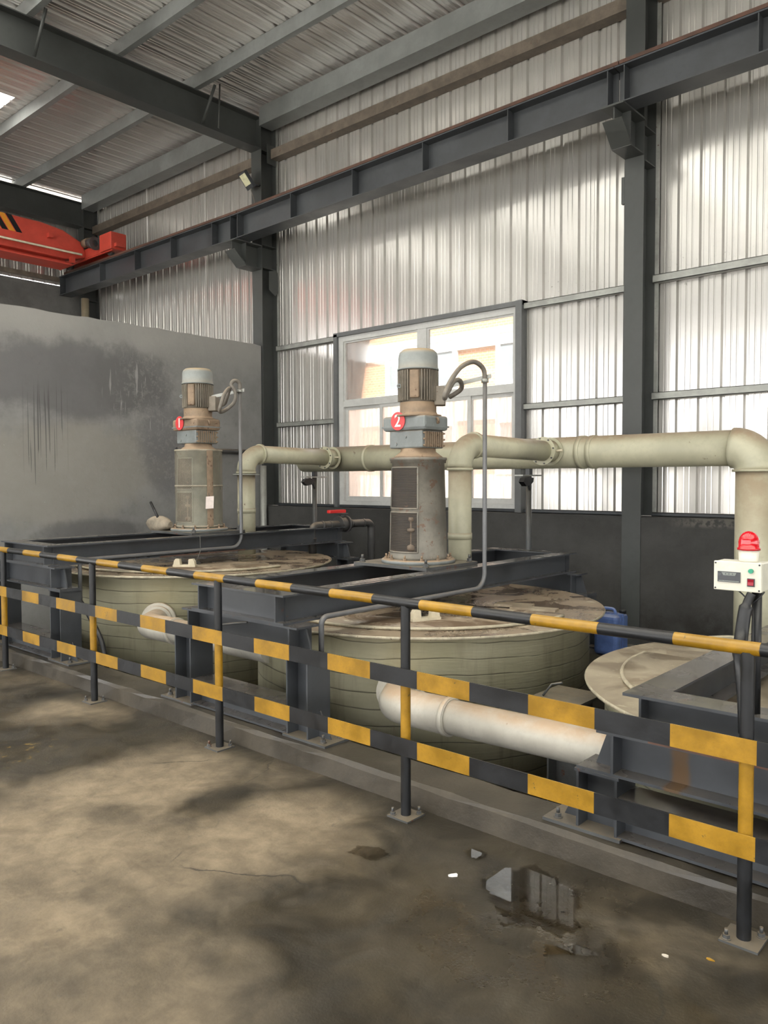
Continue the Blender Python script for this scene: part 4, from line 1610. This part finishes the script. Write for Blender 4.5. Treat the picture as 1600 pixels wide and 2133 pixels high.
# sack and rod on the left frame
sk = MB()
n, m_ = 16, 9
for i in range(m_):
    t = i / (m_ - 1)
    rr = .10 * math.sin(PI * min(max(t, .03), .97)) ** .45
    for k in range(n):
        a = 2 * PI * k / n
        w = 1 + .12 * math.sin(3 * a + 4 * t)
        sk.v.append((-7.50 + .42 * t, 4.62 + rr * .9 * w * math.cos(a), 1.165 + max(rr * w * math.sin(a) * .85, -.083)))
for i in range(m_ - 1):
    for k in range(n):
        k2 = (k + 1) % n
        sk.face([i * n + k, i * n + k2, (i + 1) * n + k2, (i + 1) * n + k], 0, True)
sk.face([k for k in range(n)][::-1]); sk.face([(m_ - 1) * n + k for k in range(n)])
sk.build('dirty_sack', 'sack', None, label='dusty grey sack lying on the left frame beside the guard', category='sack')
MB().tube([(-7.42, 4.60, 1.395), (-7.25, 4.58, 1.235)], .014, 8).build('short_rod', 'black', None, label='short dark rod standing in the sack on the left frame', category='rod')

# ================================================================== safety railing
RY = 2.857
rl = thing('safety_railing', (-3.9, RY, 0), 'black and yellow striped safety railing in front of the kerb', 'railing')
PX = [-8.45, -6.93, -5.40, -3.885, -2.406, -.853, .66, 2.17]
SW, SB = .2995, -.81


def edges(x0, x1):
    e = [x0]
    k = math.floor((SB - x0) / SW)
    while SB - k * SW < x1 - 1e-6:
        q = SB - k * SW
        if q > x0 + 1e-6:
            e.append(q)
        k -= 1
        if k < -200:
            break
    e.append(x1)
    return e


def is_yellow(xm):
    return math.floor((SB - xm) / SW) % 2 == 0


xl, xr = -8.6, 3.5
E_ = edges(xl, xr)
mb = MB()
for a, b in zip(E_, E_[1:]):
    mb.tube([(a, RY, 1.035), (b, RY, 1.035)], .0245, 16, False, 1 if is_yellow((a + b) / 2) else 0)
mb.build('top_rail', ['black', 'yellow'], rl)
for nm, zc in (('middle_rail', .683), ('bottom_rail', .347)):
    mb = MB()
    for a, b in zip(E_, E_[1:]):
        d = random.uniform(-.012, .012) * 0
        mb.box(a, b, RY - .035, RY - .029, zc - .042, zc + .042, 1 if is_yellow((a + b) / 2) else 0)
    mb.build(nm, ['black', 'yellow'], rl)
for i, x in enumerate(PX):
    mb = MB()
    mb.tube([(x, RY, .006), (x, RY, .347)], .0245, 16, False, 0)
    mb.tube([(x, RY, .347), (x, RY, .683)], .0245, 16, False, 1)
    mb.tube([(x, RY, .683), (x, RY, 1.022)], .0235, 16, False, 0)
    p = mb.build('post', ['black', 'yellow'], rl)
    bp = box('base_plate', 'steel_old', rl, x - .065, x + .065, RY - .065, RY + .065, 0, .008)
    for sx, sy in ((-.045, -.045), (.045, -.045), (.045, .045), (-.045, .045)):
        if (sx > 0) == (sy > 0):
            bolt(bp, x + sx, RY + sy, .008, 'steel_old', .8)

# ================================================================== control box with beacon
cb = thing('control_box', (-.895, 3.07, .748), 'small cream control box with display on a black pole at right', 'control box')
MB().tube([(-.893, 3.085, .748), (-.893, 3.085, 1.208)], .018, 12).build('pole', 'black', cb)
MB().tube(spline([(-.90, 3.045, 1.20), (-.915, 3.03, 1.15), (-.92, 3.0, 1.05), (-.905, 2.93, .98), (-.885, 2.91, .85), (-.875, 2.90, .72)]), [.016] * 8 + [.024] * 16 + [.02] * 17, 12).build('cable_sleeve', 'black', cb)
MB().tube(spline([(-.955, 3.06, 1.208), (-.93, 3.05, 1.19), (-.905, 3.05, 1.165)]), .003, 5).build('cable', 'black', cb)
MB().tube(spline([(-.86, 3.06, 1.208), (-.875, 3.05, 1.185), (-.895, 3.05, 1.165)]), .003, 5).build('cable', 'black', cb)
bevel(box('enclosure', 'box', cb, -1.033, -.866, 3.05, 3.14, 1.206, 1.313), .005)
fp = bevel(box('front_cover', 'box', cb, -1.034, -.865, 3.036, 3.05, 1.205, 1.314), .003)
for sx in (-1.027, -.872):
    for sz in (1.2125, 1.3065):
        MB().tube([(sx, 3.037, sz), (sx, 3.034, sz)], .0032, 10).build('screw', 'black', fp)
dp = box('display', 'dark_plastic', fp, -1.018, -.937, 3.031, 3.037, 1.237, 1.276)
MB().prism([(-.997, 1.262), (-.955, 1.262), (-.95, 1.273), (-1.003, 1.273)], 'y', 3.0295, 3.031).build('readout', 'lcd', dp)
box('display_line', 'lcd', dp, -1.014, -.941, 3.0300, 3.031, 1.2395, 1.2425)
for k in range(3):
    text_mesh('digit', '8', .008, 'dark_plastic', dp, (-.989 + k * .0125, 3.0290, 1.2675), .0006)
MB().tube([(-.900, 3.037, 1.2835), (-.900, 3.026, 1.2835)], .0085, 16).build('green_button', 'green', fp)
sw = box('switch_bezel', 'dark_plastic', fp, -.913, -.887, 3.032, 3.037, 1.226, 1.256)
MB().prism([(3.032, 1.229), (3.026, 1.231), (3.029, 1.243), (3.026, 1.2535), (3.032, 1.2535)][::-1], 'x', -.910, -.890).build('rocker_switch', 'dark_red', fp)
bc = thing('warning_beacon', (-.926, 3.09, 1.313), 'red domed warning beacon on top of the control box', 'beacon')
MB().lathe([(.032, 1.313), (.034, 1.317), (.036, 1.358)], -.926, 3.09, 28).build('beacon_base', 'beacon_white', bc)
dm = [(.040, 1.356), (.0405, 1.364), (.037, 1.366), (.0365, 1.385)]
for k in range(1, 9):
    a = PI / 2 * k / 8
    dm.append((.0365 * math.cos(a) + .0002, 1.385 + .042 * math.sin(a)))
MB().lathe(dm, -.926, 3.09, 28).build('dome', 'beacon', bc)

# ================================================================== puddle and small litter on the floor
def puddle(pts, label, z=.0035):
    n = len(pts)
    P = [Vector((x, y, 0)) for x, y in pts]
    loop = spline(P + [P[0]], 14)[:-1]
    mb = MB()
    cxm = sum(p.x for p in P) / n
    cym = sum(p.y for p in P) / n
    for i, p in enumerate(loop):
        a = 2 * PI * i / len(loop)
        k = 1 + .07 * math.sin(5 * a + 1) + .05 * math.sin(11 * a) + .035 * math.sin(23 * a + 2) + random.uniform(-.03, .03)
        mb.v.append((cxm + (p.x - cxm) * k, cym + (p.y - cym) * k, z))
    mb.face(list(range(len(loop))))
    o = mb.build('puddle', 'water', None, label=label, category='puddle')
    if o.data.polygons[0].normal.z < 0:
        o.data.flip_normals()
    return o


puddle([(-1.74, 2.55), (-1.79, 2.68), (-1.72, 2.79), (-1.62, 2.82), (-1.52, 2.79), (-1.43, 2.73), (-1.37, 2.64), (-1.33, 2.53), (-1.38, 2.45), (-1.46, 2.43), (-1.55, 2.40), (-1.63, 2.45)], 'mirror-like puddle on the floor reflecting the window')
puddle([(-1.98, 2.74), (-1.97, 2.79), (-1.91, 2.80), (-1.88, 2.76), (-1.90, 2.72), (-1.94, 2.72)], 'small puddle left of the large one near the kerb')
puddle([(-1.36, 2.36), (-1.30, 2.43), (-1.22, 2.45), (-1.20, 2.42), (-1.27, 2.37), (-1.33, 2.32)], 'narrow strip of water between the large puddle and right post')
puddle([(-2.35, 2.40), (-2.36, 2.47), (-2.28, 2.52), (-2.2, 2.50), (-2.22, 2.42)], 'shallow wet patch in front of the third railing post')


def litter(name, mat, x, y, s, h, label, cat, ang=0.):
    mb = MB()
    k = random.Random(int(abs(x * 1000)))
    pts = []
    for i in range(7):
        a = 2 * PI * i / 7
        r = s * (.6 + .5 * k.random())
        u, v = r * math.cos(a) * 1.6, r * math.sin(a) * .7
        pts.append((x + u * math.cos(ang) - v * math.sin(ang), y + u * math.sin(ang) + v * math.cos(ang)))
    mb.prism(pts, 'z', 0.0005, h)
    return mb.build(name, mat, None, label=label, category=cat)


litter('plastic_scrap', 'white', -1.89, 2.54, .017, .006, 'white plastic scrap on the wet floor beside the puddles', 'scrap', R(50))
litter('dry_leaf', 'yellow', -.90, 2.66, .009, .004, 'tiny yellow leaf on the floor by the right post foot', 'leaf')
litter('stone_chip', 'chip', -1.02, 2.58, .009, .006, 'pale stone chip between the puddle and the right post', 'stone chip')
litter('pebble', 'chip', -1.30, 1.32, .009, .006, 'pale pebble on the dark floor at bottom right', 'pebble')
